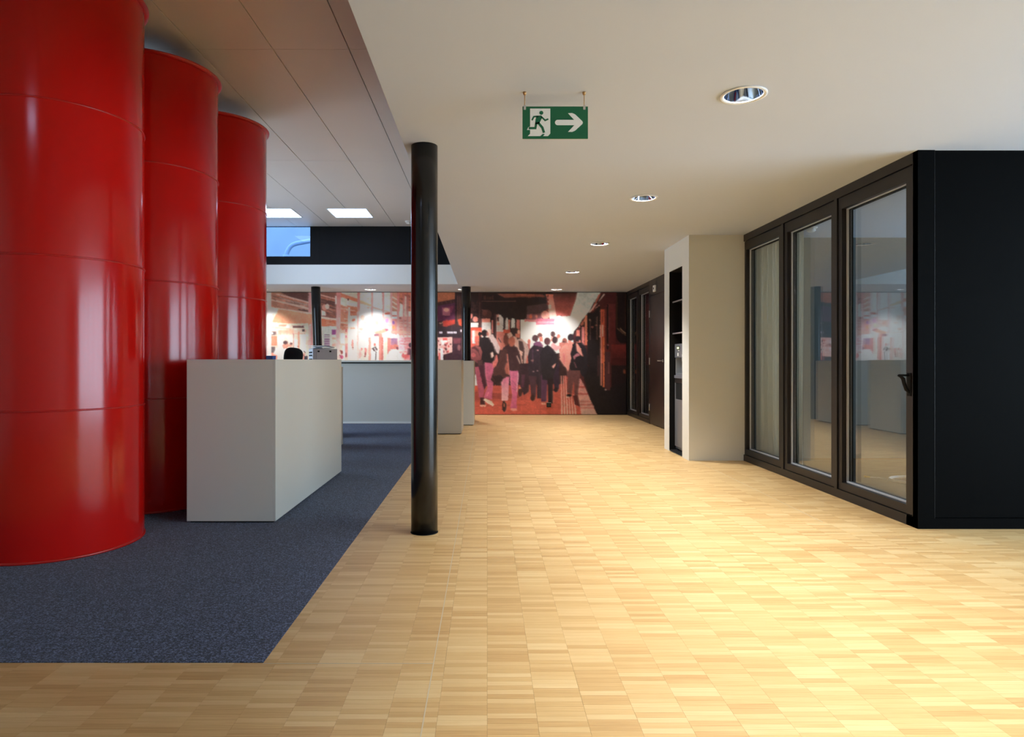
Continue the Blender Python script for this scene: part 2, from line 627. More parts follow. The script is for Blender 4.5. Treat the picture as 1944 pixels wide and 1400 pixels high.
# ------------------------------------------------------------------ ceilings
mb = MB()
ring_ = [(XE, YF), (XW, YF), (XW, YM + 0.03), (XL, YM + 0.03), (XL, YB), (XE, YB)]
va = [mb.bm.verts.new((x, y, ZL)) for x, y in ring_]
vb = [mb.bm.verts.new((x, y, ZL + 0.12)) for x, y in ring_]
mb.bm.faces.new(list(reversed(va)))
mb.bm.faces.new(vb)
for k in range(6):
    mb.bm.faces.new((va[k], va[(k + 1) % 6], vb[(k + 1) % 6], vb[k]))
low = mb.build('ceiling_low', 'ceiling')
structure(low, 'white plaster ceiling with recessed downlights')
DOWNS = [(3.9, 2.5), (3.9, 0.3), (1.38, 1.25), (1.38, 3.49), (1.38, 5.71), (1.38, 7.96), (1.38, 10.5), (1.40, 13.08), (-2.36, 13.08), (-0.48, 13.08), (-4.55, 13.08)]
cut = MB()
for x, y in DOWNS:
    cut.lathe([(0, ZL - 0.1), (0.105, ZL - 0.1), (0.105, ZL + 0.3), (0, ZL + 0.3)], 32, (x, y), smooth=False)
cut_o = cut.build('hole_cutter', 'ceiling')
md = low.modifiers.new('holes', 'BOOLEAN')
md.object = cut_o
md.operation = 'DIFFERENCE'
md.solver = 'EXACT'
bpy.context.view_layer.update()
dg = bpy.context.evaluated_depsgraph_get()
me2 = bpy.data.meshes.new_from_object(low.evaluated_get(dg))
low.modifiers.clear()
low.data = me2
bpy.data.objects.remove(cut_o, do_unlink=True)

high = structure(MB().box(XL - 0.1, XE + 0.06, YF, YB + 0.1, ZH + 0.02, ZH + 0.1).build('ceiling_high', 'panel_gap'),
                 'raised ceiling of long grey metal panels')
xs = [XE, -1.12, -1.737, -2.354, -2.971, -3.588, -4.205, -4.822, XL]
ys = [YF, -0.61, 2.32, 5.25, 8.18, 11.11, YB]
LUMS = [(-2.68, -2.0, 10.76, 11.43), (-3.93, -3.25, 10.76, 11.43), (-2.68, -2.0, -0.5, 0.17)]
for i in range(len(xs) - 1):
    for j in range(len(ys) - 1):
        x0, x1, y0, y1 = xs[i + 1] + 0.004, xs[i] - 0.004, ys[j] + 0.0012, ys[j + 1] - 0.0012
        # panels are notched round the luminaires
        cuts = [q for q in LUMS if q[0] < x1 and q[1] > x0 and q[2] < y1 and q[3] > y0]
        mb = MB()
        if not cuts:
            mb.box(x0, x1, y0, y1, ZH, ZH + 0.02).bevel(0.0015, 1)
        else:
            q = cuts[0]
            cy0, cy1 = max(y0, q[2]), min(y1, q[3])
            mb.box(x0, x1, y0, cy0, ZH, ZH + 0.02) if cy0 > y0 else None
            mb.box(x0, x1, cy1, y1, ZH, ZH + 0.02) if cy1 < y1 else None
            if q[0] > x0:
                mb.box(x0, q[0], cy0, cy1, ZH, ZH + 0.02)
            if q[1] < x1:
                mb.box(q[1], x1, cy0, cy1, ZH, ZH + 0.02)
        o = mb.build('ceiling_panel', 'panel')
        o.parent = high

# ------------------------------------------------------------------ luminaires, downlights, detectors
lum_labels = ['bright square ceiling light right of the other, above the lavender counter',
              'bright square ceiling light partly hidden by the farthest red column',
              'square ceiling light above and left of the viewer, out of sight']
for q, lab in zip(LUMS, lum_labels):
    x0, x1, y0, y1 = q
    t = thing('ceiling_luminaire', lab, 'ceiling light', ((x0 + x1) / 2, (y0 + y1) / 2, ZH), 'square lights in the raised ceiling')
    frame_mb2 = MB()
    for a, b, c, d in ((x0, x1, y0, y0 + 0.02), (x0, x1, y1 - 0.02, y1), (x0, x0 + 0.02, y0 + 0.02, y1 - 0.02), (x1 - 0.02, x1, y0 + 0.02, y1 - 0.02)):
        frame_mb2.box(a, b, c, d, ZH - 0.006, ZH + 0.018)
    frame_mb2.build('frame', 'white_plastic', t)
    MB().box(x0 + 0.02, x1 - 0.02, y0 + 0.02, y1 - 0.02, ZH - 0.003, ZH + 0.015).build('diffuser', 'lum', t)

down_labels = ['round recessed downlight before the black end wall, out of sight on the right', 'round recessed downlight right of the viewer, out of sight',
               'round recessed downlight added for light nearest above the viewer, out of sight', 'largest round recessed downlight, right of the exit sign',  # the one nearest the viewer is unseen, added for its light
               'second downlight in the row, left of the glazed partition', 'third downlight in the row, above the white niche block',
               'fourth downlight in the row toward the mural', 'farthest downlight in the row, just above the train on the mural',
               'small downlight above the bright left half of the mural', 'small downlight added to light the mural, hidden behind the far black column',  # the hidden one is added to even out the light on the mural
               'small downlight added to brighten the left end of the mural, hidden behind the red columns']  # unseen lamp, added to brighten the left of the mural
for (x, y), lab in zip(DOWNS, down_labels):
    t = thing('downlight', lab, 'downlight', (x, y, ZL), 'recessed downlights in the plaster ceiling')
    MB().lathe([(0.104, ZL + 0.001), (0.122, ZL - 0.0015), (0.122, ZL - 0.006), (0.112, ZL - 0.009), (0.1, ZL - 0.004), (0.1, ZL + 0.012), (0.104, ZL + 0.012)], 40, (x, y)).build('trim_ring', 'white_plastic', t)
    MB().lathe([(0.1, ZL), (0.092, ZL + 0.04), (0.07, ZL + 0.1), (0.055, ZL + 0.125), (0.055, ZL + 0.13), (0.075, ZL + 0.1), (0.097, ZL + 0.04), (0.1025, ZL)], 40, (x, y)).build('reflector', 'chrome', t)
    MB().lathe([(0, ZL + 0.122), (0.054, ZL + 0.122), (0.054, ZL + 0.128), (0, ZL + 0.128)], 24, (x, y)).build('lamp', 'lamp', t)
    ld = bpy.data.lights.new('downlight_beam', 'AREA')
    ld.shape = 'DISK'
    ld.size = 0.06
    ld.energy = DOWN_POWER * (0.72 if y > 13 else 0.28 if x > 3 else 0.85 if y < 2 else 1.0)
    ld.color = DOWN_COLOR
    ld.spread = math.radians(150 if y > 13 else 105)
    lo = bpy.data.objects.new('downlight_beam', ld)
    lo.parent = t
    lo.location = (0, 0, 0.118)
    COL.objects.link(lo)

for (x, y, z), lab in (((-1.43, 11.74, ZH), 'small white detector on the raised ceiling beside the front black column'),
                       ((3.49, 6.98, ZL), 'small white detector on the meeting room ceiling behind the glass')):
    t = thing('smoke_detector', lab, 'detector', (x, y, z))
    MB().lathe([(0, z - 0.015), (0.06, z - 0.015), (0.062, z), (0, z)], 24, (x, y)).build('base', 'white_plastic', t)
    MB().lathe([(0, z - 0.052), (0.03, z - 0.05), (0.045, z - 0.035), (0.045, z - 0.028), (0.038, z - 0.028), (0.038, z - 0.015), (0, z - 0.015)], 24, (x, y)).build('sensor_head', 'white_plastic', t)

# ------------------------------------------------------------------ red drum columns
RED_X, RED_R = -2.712, 0.485
seams = [0.86, 1.745, 2.63]
TOP = 3.46
for y, lab in ((4.09, 'nearest and largest red drum column, cut by the left edge'),
               (5.27, 'middle red drum column, half hidden behind the nearest one'),
               (6.46, 'farthest red drum column, next to the bright ceiling light')):
    t = thing('red_column', lab, 'column', (RED_X, y, 0.003), 'glossy red drum columns')
    c = (RED_X, y)
    zz = [0.014] + seams + [TOP - 0.02]
    for a, b in zip(zz, zz[1:]):
        MB().lathe([(RED_R, a + 0.004), (RED_R, b - 0.004)], 96, c).build('drum_section', 'red', t)
    for z in seams:
        MB().lathe([(RED_R - 0.004, z - 0.006), (RED_R + 0.004, z - 0.005), (RED_R + 0.006, z), (RED_R + 0.004, z + 0.005), (RED_R - 0.004, z + 0.006)], 96, c).build('seam_ring', 'red_rim', t)
    MB().lathe([(RED_R - 0.02, 0.003), (RED_R + 0.006, 0.003), (RED_R + 0.008, 0.01), (RED_R + 0.004, 0.018), (RED_R - 0.004, 0.02)], 96, c).build('base_rim', 'red_rim', t)
    MB().lathe([(RED_R - 0.004, TOP - 0.024), (RED_R + 0.004, TOP - 0.02), (RED_R + 0.026, TOP - 0.012), (RED_R + 0.028, TOP - 0.002), (RED_R + 0.022, TOP), (RED_R - 0.01, TOP)], 96, c).build('top_flange', 'red_rim', t)
    MB().lathe([(RED_R - 0.01, TOP - 0.001), (RED_R - 0.06, TOP - 0.03), (0, TOP - 0.03)], 64, c).build('lid', 'red_dark', t)

# ------------------------------------------------------------------ black columns
CR = 0.0885
for p, q, lab in (((-0.42, 4.33), (-0.42, 4.33), 'tall glossy black round column standing in the foreground on the parquet'),
                  ((-0.41, 12.65), (-0.41, 12.65), 'far black round column beside the pale green counter end'),
                  ((-3.265, 12.65), (-3.35, 12.65), 'slightly leaning black column behind the grey printer')):
    t = thing('black_column', lab, 'column', (p[0], p[1], 0), 'black round columns')
    n = 6
    rings = MB()
    rings.tube([(p[0] + (q[0] - p[0]) * k / n, p[1], ZL * k / n) for k in range(n + 1)], CR, 48)
    rings.build('shaft', 'black_gloss', t)
    MB().lathe([(CR - 0.01, 0.0), (CR + 0.0035, 0.0), (CR + 0.0035, 0.004), (CR - 0.01, 0.006)], 48, p).build('foot_ring', 'black_matte', t)


# ------------------------------------------------------------------ counters
def counter(name, label, x0, x1, y0, y1, h, z0=0.0, reveal=0.012):
    t = thing(name, label, 'counter', ((x0 + x1) / 2, (y0 + y1) / 2, z0))
    MB().box(x0 + 0.02, x1 - 0.02, y0 + 0.02, y1 - 0.02, z0, z0 + reveal).build('plinth', 'black_matte', t)
    MB().box(x0, x1 - 0.019, y0, y0 + 0.019, z0 + reveal, z0 + h - 0.0005).bevel(0.001, 1).build('end_panel', 'counter', t)
    MB().box(x0, x1 - 0.019, y1 - 0.019, y1, z0 + reveal, z0 + h - 0.0005).bevel(0.001, 1).build('end_panel', 'counter', t)
    MB().box(x1 - 0.019, x1, y0, y1, z0 + reveal, z0 + h).bevel(0.001, 1).build('side_panel', 'counter', t)
    MB().box(x0, x0 + 0.019, y0 + 0.019, y1 - 0.019, z0 + reveal, z0 + h).bevel(0.001, 1).build('side_panel', 'counter', t)
    MB().box(x0 + 0.019, x1 - 0.019, y0 + 0.019, y1 - 0.019, z0 + h - 0.019, z0 + h - 0.001).build('top', 'counter', t)
    return t


ca = counter('reception_counter', 'large white block counter beside the red columns on the carpet', -2.115, -1.49, 4.56, 6.62, 1.152, 0.003)
counter('reception_counter', 'white block counter on the parquet behind the front black column', -0.845, -0.40, 10.03, 10.9, 1.152)
counter('reception_counter', 'pale narrow counter end in front of the far black column', -0.75, -0.235, 11.4, 12.3, 1.138)

wt = thing('back_counter', 'long lavender-lit counter standing across the back of the carpet', 'counter', (-3.0, 11.9, 0.003))
MB().box(-4.9, -0.78, 11.74, 11.76, 0.035, 1.09).build('front_panel', 'counter', wt)
MB().box(-4.9, -0.78, 11.732, 11.76, 0.003, 0.035).build('skirting', 'white_plastic', wt)
MB().box(-4.92, -0.76, 11.68, 12.3, 1.112, 1.142).bevel(0.002, 1).build('worktop', 'counter', wt)
MB().box(-4.9, -0.78, 11.72, 11.74, 1.09, 1.112).build('painted_shadow_line', 'black_matte', wt)  # black strip stands in for the shadow line under the worktop
MB().box(-0.80, -0.78, 11.76, 12.28, 0.003, 1.112).build('end_panel', 'counter', wt)
MB().box(-4.9, -4.88, 11.76, 12.28, 0.003, 1.112).build('end_panel', 'counter', wt)

# things round the counters
t = thing('small_box', 'small blue box lying on the large white counter', 'box', (-1.80, 5.4, 1.154))
MB().box(-1.83, -1.775, 5.36, 5.44, 1.154, 1.178).bevel(0.002, 1).build('body', 'blue_plastic', t)
MB().box(-1.832, -1.773, 5.358, 5.442, 1.178, 1.186).bevel(0.002, 1).build('lid', 'blue_plastic', t)

# office chair with head rest
cx, cy = -2.17, 7.25
t = thing('office_chair', 'black office chair whose rounded headrest shows above the large counter', 'chair', (cx, cy, 0.003))


def pad(x, y, z, sx, sy, sz, tilt=0.0):
    m = MB()
    bmesh.ops.create_uvsphere(m.bm, u_segments=24, v_segments=14, radius=1.0)
    for v in m.bm.verts:
        for k in range(3):
            c = v.co[k]
            v.co[k] = math.copysign(abs(c) ** 0.7, c)
        v.co.x *= sx
        v.co.y *= sy
        v.co.z *= sz
    bmesh.ops.rotate(m.bm, verts=m.bm.verts, cent=(0, 0, 0), matrix=Matrix.Rotation(tilt, 3, 'Y'))
    bmesh.ops.translate(m.bm, verts=m.bm.verts, vec=(x, y, z))
    for f in m.bm.faces:
        f.smooth = True
    return m


pad(cx, cy, 1.19, 0.105, 0.05, 0.1, 0.12).build('headrest', 'chair_fabric', t)
pad(cx, cy + 0.0, 0.83, 0.23, 0.05, 0.27).build('backrest', 'chair_fabric', t)
MB().tube([(cx, cy + 0.03, 0.98), (cx, cy + 0.03, 1.16)], 0.02).build('headrest_bar', 'black_matte', t)
pad(cx, cy + 0.25, 0.48, 0.25, 0.25, 0.05).build('seat', 'chair_fabric', t)
MB().tube([(cx, cy + 0.22, 0.44), (cx, cy - 0.03, 0.46), (cx, cy - 0.05, 0.7)], 0.02).build('back_support', 'black_matte', t)
MB().tube([(cx, cy + 0.25, 0.08), (cx, cy + 0.25, 0.45)], 0.028).build('gas_lift', 'steel', t)
for k in range(5):
    a = k * 2 * math.pi / 5 + 0.3
    ex, ey = cx + 0.3 * math.cos(a), cy + 0.25 + 0.3 * math.sin(a)
    leg = MB().tube([(cx, cy + 0.25, 0.1), (ex, ey, 0.075)], [0.025, 0.015]).build('leg', 'black_matte', t)
    w = MB()
    w.tube([(ex - 0.012, ey, 0.031), (ex + 0.012, ey, 0.031)], 0.028, 14)
    subpart(w, 'castor', 'black_matte', leg, t)
for s in (-1, 1):
    MB().tube([(cx + 0.24 * s, cy + 0.12, 0.47), (cx + 0.29 * s, cy + 0.12, 0.55), (cx + 0.29 * s, cy + 0.12, 0.68), (cx + 0.29 * s, cy + 0.3, 0.69)], 0.017).build('armrest', 'black_matte', t)

# cabinet that carries the printer
t = thing('side_cabinet', 'white cabinet under the grey printer', 'cabinet', (-2.3, 8.6, 0.003))
MB().box(-2.62, -1.97, 8.35, 8.85, 0.003, 1.06).bevel(0.002, 1).build('body', 'counter', t)
for k in range(2):
    d = MB().box(-2.61 + 0.325 * k, -2.61 + 0.325 * k + 0.315, 8.332, 8.35, 0.06, 1.03).build('door', 'counter', t)
    subpart(MB().box(-2.36 + 0.09 * k, -2.345 + 0.09 * k, 8.318, 8.332, 0.6, 0.72), 'handle', 'steel', d, t)
PZ = 1.061
pc = Vector((-2.16, 8.55, 0))
RZ = math.radians(24)
t = thing('printer', 'grey printer with loose paper on top, above the large counter', 'printer', (pc.x, pc.y, PZ))


def rbox(x0, x1, y0, y1, z0, z1):
    return MB().box(pc.x + x0, pc.x + x1, pc.y + y0, pc.y + y1, z0, z1, RZ, (pc.x, pc.y, 0))


rbox(-0.16, 0.155, -0.13, 0.2, PZ, PZ + 0.235).bevel(0.006, 2).build('body', 'grey_plastic', t)
pn = rbox(-0.115, 0.085, -0.138, -0.13, PZ + 0.03, PZ + 0.228).build('front_panel', 'grey_plastic', t)
subpart(rbox(-0.10, -0.075, -0.144, -0.138, PZ + 0.192, PZ + 0.212), 'latch', 'black_matte', pn, t)
subpart(rbox(0.05, 0.075, -0.144, -0.138, PZ + 0.192, PZ + 0.212), 'latch', 'black_matte', pn, t)
for z in (0.04, 0.09, 0.14, 0.18):
    rbox(-0.172, -0.158, -0.08, 0.1, PZ + z, PZ + z + 0.018).build('paper_guide', 'black_matte', t)
# the loose heap of paper
for k, (dx, dy, rz, lift) in enumerate(((-0.02, 0.02, 0.1, 0.0), (0.0, 0.04, -0.25, 0.015), (-0.03, 0.0, 0.45, 0.03))):
    m = MB()
    nx, ny = 9, 7
    vs = [[m.bm.verts.new((pc.x + dx - 0.14 + 0.28 * i / (nx - 1), pc.y + 0.02 + dy - 0.1 + 0.2 * j / (ny - 1),
                           PZ + 0.2385 + lift + 0.006 * (1 + math.sin(i * 0.9 + k * 2 + j * 0.4)))) for j in range(ny)] for i in range(nx)]
    for i in range(nx - 1):
        for j in range(ny - 1):
            f = m.bm.faces.new((vs[i][j], vs[i + 1][j], vs[i + 1][j + 1], vs[i][j + 1]))
            f.smooth = True
    bmesh.ops.rotate(m.bm, verts=m.bm.verts, cent=(pc.x, pc.y, 0), matrix=Matrix.Rotation(RZ + rz, 3, 'Z'))
    bmesh.ops.solidify(m.bm, geom=list(m.bm.faces), thickness=0.0012)
    o = m.build('paper_sheet', 'paper', origin=(pc.x, pc.y, PZ + 0.237))
    tag(o, ['lowest crumpled white sheet on the grey printer', 'middle crumpled white sheet on the grey printer', 'topmost crumpled white sheet on the grey printer'][k],
        'paper', 'loose sheets on the printer')

t = thing('drawer_pedestal', 'black low drawer unit peeping out behind the large counter', 'cabinet', (-2.48, 9.8, 0.003))
MB().box(-2.70, -2.25, 9.56, 10.1, 0.02, 0.6).bevel(0.003, 1).build('body', 'black_matte', t)
for k in range(3):
    d = MB().box(-2.69, -2.26, 9.545, 9.56, 0.05 + 0.18 * k, 0.215 + 0.18 * k).build('drawer', 'black_matte', t)
    subpart(MB().box(-2.54, -2.42, 9.535, 9.545, 0.17 + 0.18 * k, 0.185 + 0.18 * k), 'handle', 'steel', d, t)
for ax in (-2.66, -2.29):
    for ay in (9.6, 10.05):
        MB().tube([(ax, ay, 0.003), (ax, ay, 0.022)], 0.015).build('foot', 'black_matte', t)

# ------------------------------------------------------------------ exit sign
SX0, SX1, SY, SZ0, SZ1 = 0.188, 0.5365, 3.456, 2.331, 2.502
t = thing('exit_sign', 'green emergency exit sign with running figure and arrow, hanging from the ceiling', 'sign', ((SX0 + SX1) / 2, SY, ZL))
MB().box(SX0, SX1, SY - 0.004, SY + 0.004, SZ0, SZ1).build('panel', 'sign_green', t)


def sg(pts):
    return [(SX0 + (x - 330) / 1263 * (SX1 - SX0), SZ1 - (z - 535) / 630 * (SZ1 - SZ0)) for x, z in pts]


def layer(name, mat, pts, d0, d1):
    return MB().prism(sg(pts), SY - d1, SY - d0).build(name, mat, t)


def stroke(pts, w):
    """outline of a thick polyline, with the ends square"""
    L, R = [], []
    pts = [Vector(p) for p in pts]
    for i, p in enumerate(pts):
        d0 = (pts[i] - pts[i - 1]).normalized() if i else None
        d1 = (pts[i + 1] - pts[i]).normalized() if i < len(pts) - 1 else None
        if d0 is None:
            d0 = d1
        if d1 is None:
            d1 = d0
        tt = (d0 + d1).normalized()
        nn = Vector((-tt.y, tt.x)) * (w / 2) / max(0.5, tt.dot(d1))
        L.append(tuple(p + nn))
        R.append(tuple(p - nn))
    return L + R[::-1]


def disc(x, z, r, n=28):
    return [(x + r * math.cos(2 * math.pi * i / n), z + r * math.sin(2 * math.pi * i / n)) for i in range(n)]


door_sym = layer('door_symbol', 'sign_white', [(476, 577), (866, 577), (866, 1066), (822, 1117), (432, 1117), (476, 1072), (476, 997), (415, 997), (440, 942), (476, 930)], 0.004, 0.0048)
fig = MB()
for poly in (disc(693, 661, 38), stroke([(512, 808), (548, 737), (640, 730)], 30), stroke([(690, 735), (765, 810), (828, 782)], 30),
             [(600, 722), (690, 712), (716, 742), (662, 850), (650, 878), (572, 890), (580, 800)],
             stroke([(598, 850), (578, 962), (450, 962)], 44), stroke([(628, 850), (712, 950), (745, 1052)], 46),
             [(672, 1118), (722, 1074), (760, 1078), (728, 1118)]):
    fig.prism(sg(poly), SY - 0.0056, SY - 0.0048)
subpart(fig, 'running_figure', 'sign_green', door_sym, t)
ar = MB()
tail_ = [(1010 + 52.5 * math.cos(a), 850.5 + 52.5 * math.sin(a)) for a in np.linspace(math.pi / 2, 3 * math.pi / 2, 15)][1:-1]
ar.prism(sg([(1010, 798), (1325, 798), (1208, 668), (1290, 665), (1345, 690), (1485, 825), (1495, 853), (1485, 880), (1345, 1010), (1290, 1035), (1208, 1033), (1330, 903), (1010, 903)] + tail_), SY - 0.0048, SY - 0.004)
ar.build('arrow_symbol', 'sign_white', t)
for x in (0.2, 0.517):
    MB().tube([(x, SY, SZ1), (x, SY, ZL - 0.008)], 0.0022, 8).build('hanger_wire', 'brass', t)
    MB().lathe([(0, ZL - 0.016), (0.006, ZL - 0.015), (0.0095, ZL - 0.006), (0.0095, ZL), (0, ZL)], 20, (x, SY)).build('ceiling_fixing', 'brass', t)
    MB().box(x - 0.006, x + 0.006, SY - 0.0075, SY + 0.0065, SZ1 - 0.018, SZ1 + 0.006).build('clip', 'steel', t)


# ------------------------------------------------------------------ glazed partition and meeting room
def glazed_bay(root, y0, y1, o0, o1, z0, z1, X):
    """One bay: sash frame from y0 to y1, glass opening o0..o1."""
    m = MB()
    frame_mb(m, 'x', X + 0.012, X + 0.1, y0, y1, 0.075, ZL - 0.08, o0 - y0, y1 - o1, z0 - 0.075, ZL - 0.08 - z1)
    s = m.build('sash', 'black_frame', root)
    b = MB()
    frame_mb(b, 'x', X + 0.05, X + 0.066, o0, o1, z0, z1, 0.011, 0.011, 0.011, 0.007)
    subpart(b, 'glazing_bead', 'bead', s, root)
    g2 = MB()
    frame_mb(g2, 'x', X + 0.066, X + 0.1, o0, o1, z0, z1, 0.012, 0.012, 0.007, 0.012)
    subpart(g2, 'gasket', 'black_matte', s, root)
    subpart(MB().box(X + 0.07, X + 0.092, o0 + 0.012, o1 - 0.012, z0 + 0.007, z1 - 0.012), 'pane', 'pane', s, root)


gp = thing('glazed_partition', 'black framed glass partition of three panes in front of the meeting room', 'partition', (XG + 0.05, 6.0, 0))
Y0, Y1 = 4.41, 7.53
MB().box(XG, XG + 0.11, Y0 + 0.0, Y1, 0.0, 0.07).build('plinth', 'black_frame', gp)
MB().box(XG, XG + 0.11, Y0 + 0.0, Y1, ZL - 0.075, ZL).build('header', 'black_frame', gp)
for a, b in ((Y0, Y0 + 0.055), (5.43, 5.475), (6.415, 6.46), (Y1 - 0.05, Y1)):
    MB().box(XG, XG + 0.11, a, b, 0.07, ZL - 0.075).build('post', 'black_frame', gp)
for y0, y1, o0, o1 in ((Y0 + 0.06, 5.426, 4.55, 5.375), (5.479, 6.411, 5.54, 6.355), (6.464, Y1 - 0.054, 6.535, 7.36)):
    glazed_bay(gp, y0, y1, o0, o1, 0.135, 2.405, XG)

wf = structure(MB().box(XG + 0.115, XW, Y0 + 0.006, Y0 + 0.14, 0.075, ZL).build('wall_meeting_room_front', 'black_panel'), 'black veneered end wall of the meeting room box')
for nm, args, mat in (('corner_post', (XG, XG + 0.114, Y0 - 0.003, Y0 + 0.05, 0.072, ZL), 'black_panel'),
                      ('painted_line_highlight', (XG + 0.114, XG + 0.117, Y0 - 0.001, Y0 + 0.02, 0.072, ZL), 'black_frame'),  # lighter strip stands in for the highlight on the panel line
                      ('plinth', (XG, XW, Y0 - 0.004, Y0 + 0.12, 0.0, 0.072), 'black_panel')):
    o = MB().box(*args).build(nm, mat)
    o.parent = wf
structure(MB().box(3.0, XW, 7.56, 7.66, 0.0, ZL).build('wall_meeting_room_back', 'grey_wall'), 'grey back wall of the meeting room')

# curtain
m = MB()
nx = 200
rows = [(0.06, 1.0), (0.9, 0.92), (1.8, 0.86), (2.48, 0.82)]
grid = []
for z, sc in rows:
    r = []
    for i in range(nx + 1):
        u = i / nx
        y = 7.5 - u * 1.02 * (0.94 + 0.06 * sc)
        x = XG + 0.21 + 0.06 * math.sin(u * 66 + 0.9 * math.sin(u * 17)) * (0.7 + 0.3 * math.sin(u * 23 + 1)) + 0.012 * math.sin(u * 150 + z)
        r.append(m.bm.verts.new((x, y, z)))
    grid.append(r)
for a, b in zip(grid, grid[1:]):
    for i in range(nx):
        f = m.bm.faces.new((a[i], a[i + 1], b[i + 1], b[i]))
        f.smooth = True
bmesh.ops.solidify(m.bm, geom=list(m.bm.faces), thickness=0.0015)
t = thing('curtain', 'pale sheer curtain hanging behind the farthest glass pane', 'curtain', (XG + 0.24, 7.0, 0.06))
m.build('drape', 'curtain', t)
MB().box(XG + 0.2, XG + 0.28, 6.2, 7.54, 2.48, 2.5).build('rail', 'white_plastic', t)

# coil of cable on the meeting room floor
t = thing('cable_coil', 'white cable coiled on the meeting room floor behind the nearest pane', 'cable', (4.05, 6.1, 0.0))
pts = []
for k in range(0, 121):
    a = math.pi * 0.86 - k * 2 * math.pi / 30
    rr = 0.2 + 0.03 * math.sin(k * 0.21)
    pts.append((4.03 + rr * math.cos(a) * 1.1, 6.08 + rr * math.sin(a), 0.006 + 0.00016 * k))
lead = [(3.74 + 0.02 * i, 6.33 - 0.012 * i, 0.006) for i in range(4)]
MB().tube(lead + pts, 0.005, 8).build('lead', 'cable', t)
MB().tube([(3.69, 6.345, 0.01), (3.74, 6.33, 0.008)], [0.012, 0.006], 10).build('plug', 'yellow', t)

# pull handle on the nearest sash
hs = [c for c in gp.children if c.name.startswith('sash')][0]
h = MB()
h.box(XG + 0.006, XG + 0.013, 4.492, 4.532, 0.90, 1.06)
h.tube([(XG + 0.012, 4.512, 0.925), (XG - 0.012, 4.512, 0.945), (XG - 0.026, 4.512, 0.985), (XG - 0.034, 4.512, 1.02), (XG - 0.05, 4.512, 1.036), (XG - 0.07, 4.512, 1.043)], [0.011, 0.012, 0.012, 0.013, 0.010, 0.006], 12)
h.tube([(XG - 0.066, 4.512, 1.044), (XG + 0.012, 4.512, 1.044)], 0.007, 12)
subpart(h, 'handle', 'black_matte', hs, gp, 'black pull handle')

# ------------------------------------------------------------------ white niche block
NX0, NX1, NY0, NY1 = 2.305, 3.0, 7.405, 8.43
OY0, OY1, OZ0, OZ1, NXB = 7.66, 8.21, 0.02, 2.265, 2.85
m = MB()
m.box(NX0, NX1, NY0, OY0, 0, ZL)
m.box(NX0, NX1, OY1, NY1, 0, ZL)
m.box(NX0, NX1, OY0, OY1, OZ1, ZL)
m.box(NXB, NX1, OY0, OY1, 0, OZ1)
m.box(NX0 + 0.02, NXB, OY0, OY1, 0, OZ0 - 0.01)
nb = structure(m.build('wall_niche_block', 'white_wall'), 'white wall block with a tall dark niche')
lin = MB()
lin.box(NX0 + 0.004, NXB, OY0, OY0 + 0.006, OZ0, OZ1)
lin.box(NX0 + 0.004, NXB, OY1 - 0.006, OY1, OZ0, OZ1)
lin.box(NXB - 0.006, NXB, OY0 + 0.006, OY1 - 0.006, OZ0, OZ1)
lin.box(NX0 + 0.004, NXB - 0.006, OY0 + 0.006, OY1 - 0.006, OZ1 - 0.006, OZ1)
lin.box(NX0 + 0.004, NXB - 0.006, OY0 + 0.006, OY1 - 0.006, OZ0 - 0.01, OZ0)
o = lin.build('niche_lining', 'black_matte')
o.parent = nb
for z in (1.475, 1.872):
    s = MB().box(2.352, NXB - 0.006, OY0 + 0.006, OY1 - 0.006, z, z + 0.016).build('shelf', 'black_matte')
    s.parent = nb
    e = MB().box(2.345, 2.352, OY0 + 0.006, OY1 - 0.006, z, z + 0.017).build('shelf_edge', 'steel')
    e.parent = nb

# water dispenser
DX, DY0, DY1 = 2.372, 7.72, 8.197
t = thing('water_dispenser', 'tall grey water dispenser with lit display standing in the dark niche', 'water dispenser', (2.55, 7.96, OZ0))
MB().box(DX + 0.012, DX + 0.36, DY0, DY1, OZ0 + 0.02, 0.985).build('cabinet', 'disp_grey', t)
dr = MB().box(DX, DX + 0.012, DY0 + 0.004, DY1 - 0.004, OZ0 + 0.05, 0.66).bevel(0.002, 1).build('lower_door', 'disp_grey', t)
subpart(MB().box(DX - 0.006, DX, DY0 + 0.05, DY0 + 0.1, 0.63, 0.645), 'lock', 'steel', dr, t)
MB().box(DX, DX + 0.012, DY0 + 0.004, DY0 + 0.07, 0.66, 0.865).build('cup_bay_frame', 'disp_grey', t)
MB().box(DX, DX + 0.012, DY1 - 0.04, DY1 - 0.004, 0.66, 0.865).build('cup_bay_frame', 'disp_grey', t)
MB().box(DX + 0.006, DX + 0.012, DY0 + 0.07, DY1 - 0.04, 0.66, 0.865).build('cup_bay', 'black_matte', t)
MB().box(DX, DX + 0.012, DY0 + 0.004, DY1 - 0.004, 0.865, 0.925).build('tray_front', 'black_frame', t)
MB().box(DX - 0.012, DX + 0.1, DY0 + 0.02, DY1 - 0.02, 0.925, 0.96).build('drip_tray', 'disp_grey', t)
MB().box(DX + 0.10, DX + 0.36, DY0, DY1, 0.985, 1.2).build('splash_back', 'disp_light', t)
MB().box(DX + 0.012, DX + 0.10, DY0, DY0 + 0.015, 0.985, 1.2).build('bay_cheek', 'disp_light', t)
MB().box(DX + 0.012, DX + 0.10, DY1 - 0.015, DY1, 0.985, 1.2).build('bay_cheek', 'disp_light', t)
hd = MB().box(DX, DX + 0.36, DY0, DY1, 1.18, 1.352).bevel(0.004, 2).build('control_head', 'disp_grey', t)
subpart(MB().box(DX - 0.004, DX, 7.98, 8.10, 1.28, 1.32), 'display_bezel', 'black_matte', hd, t)
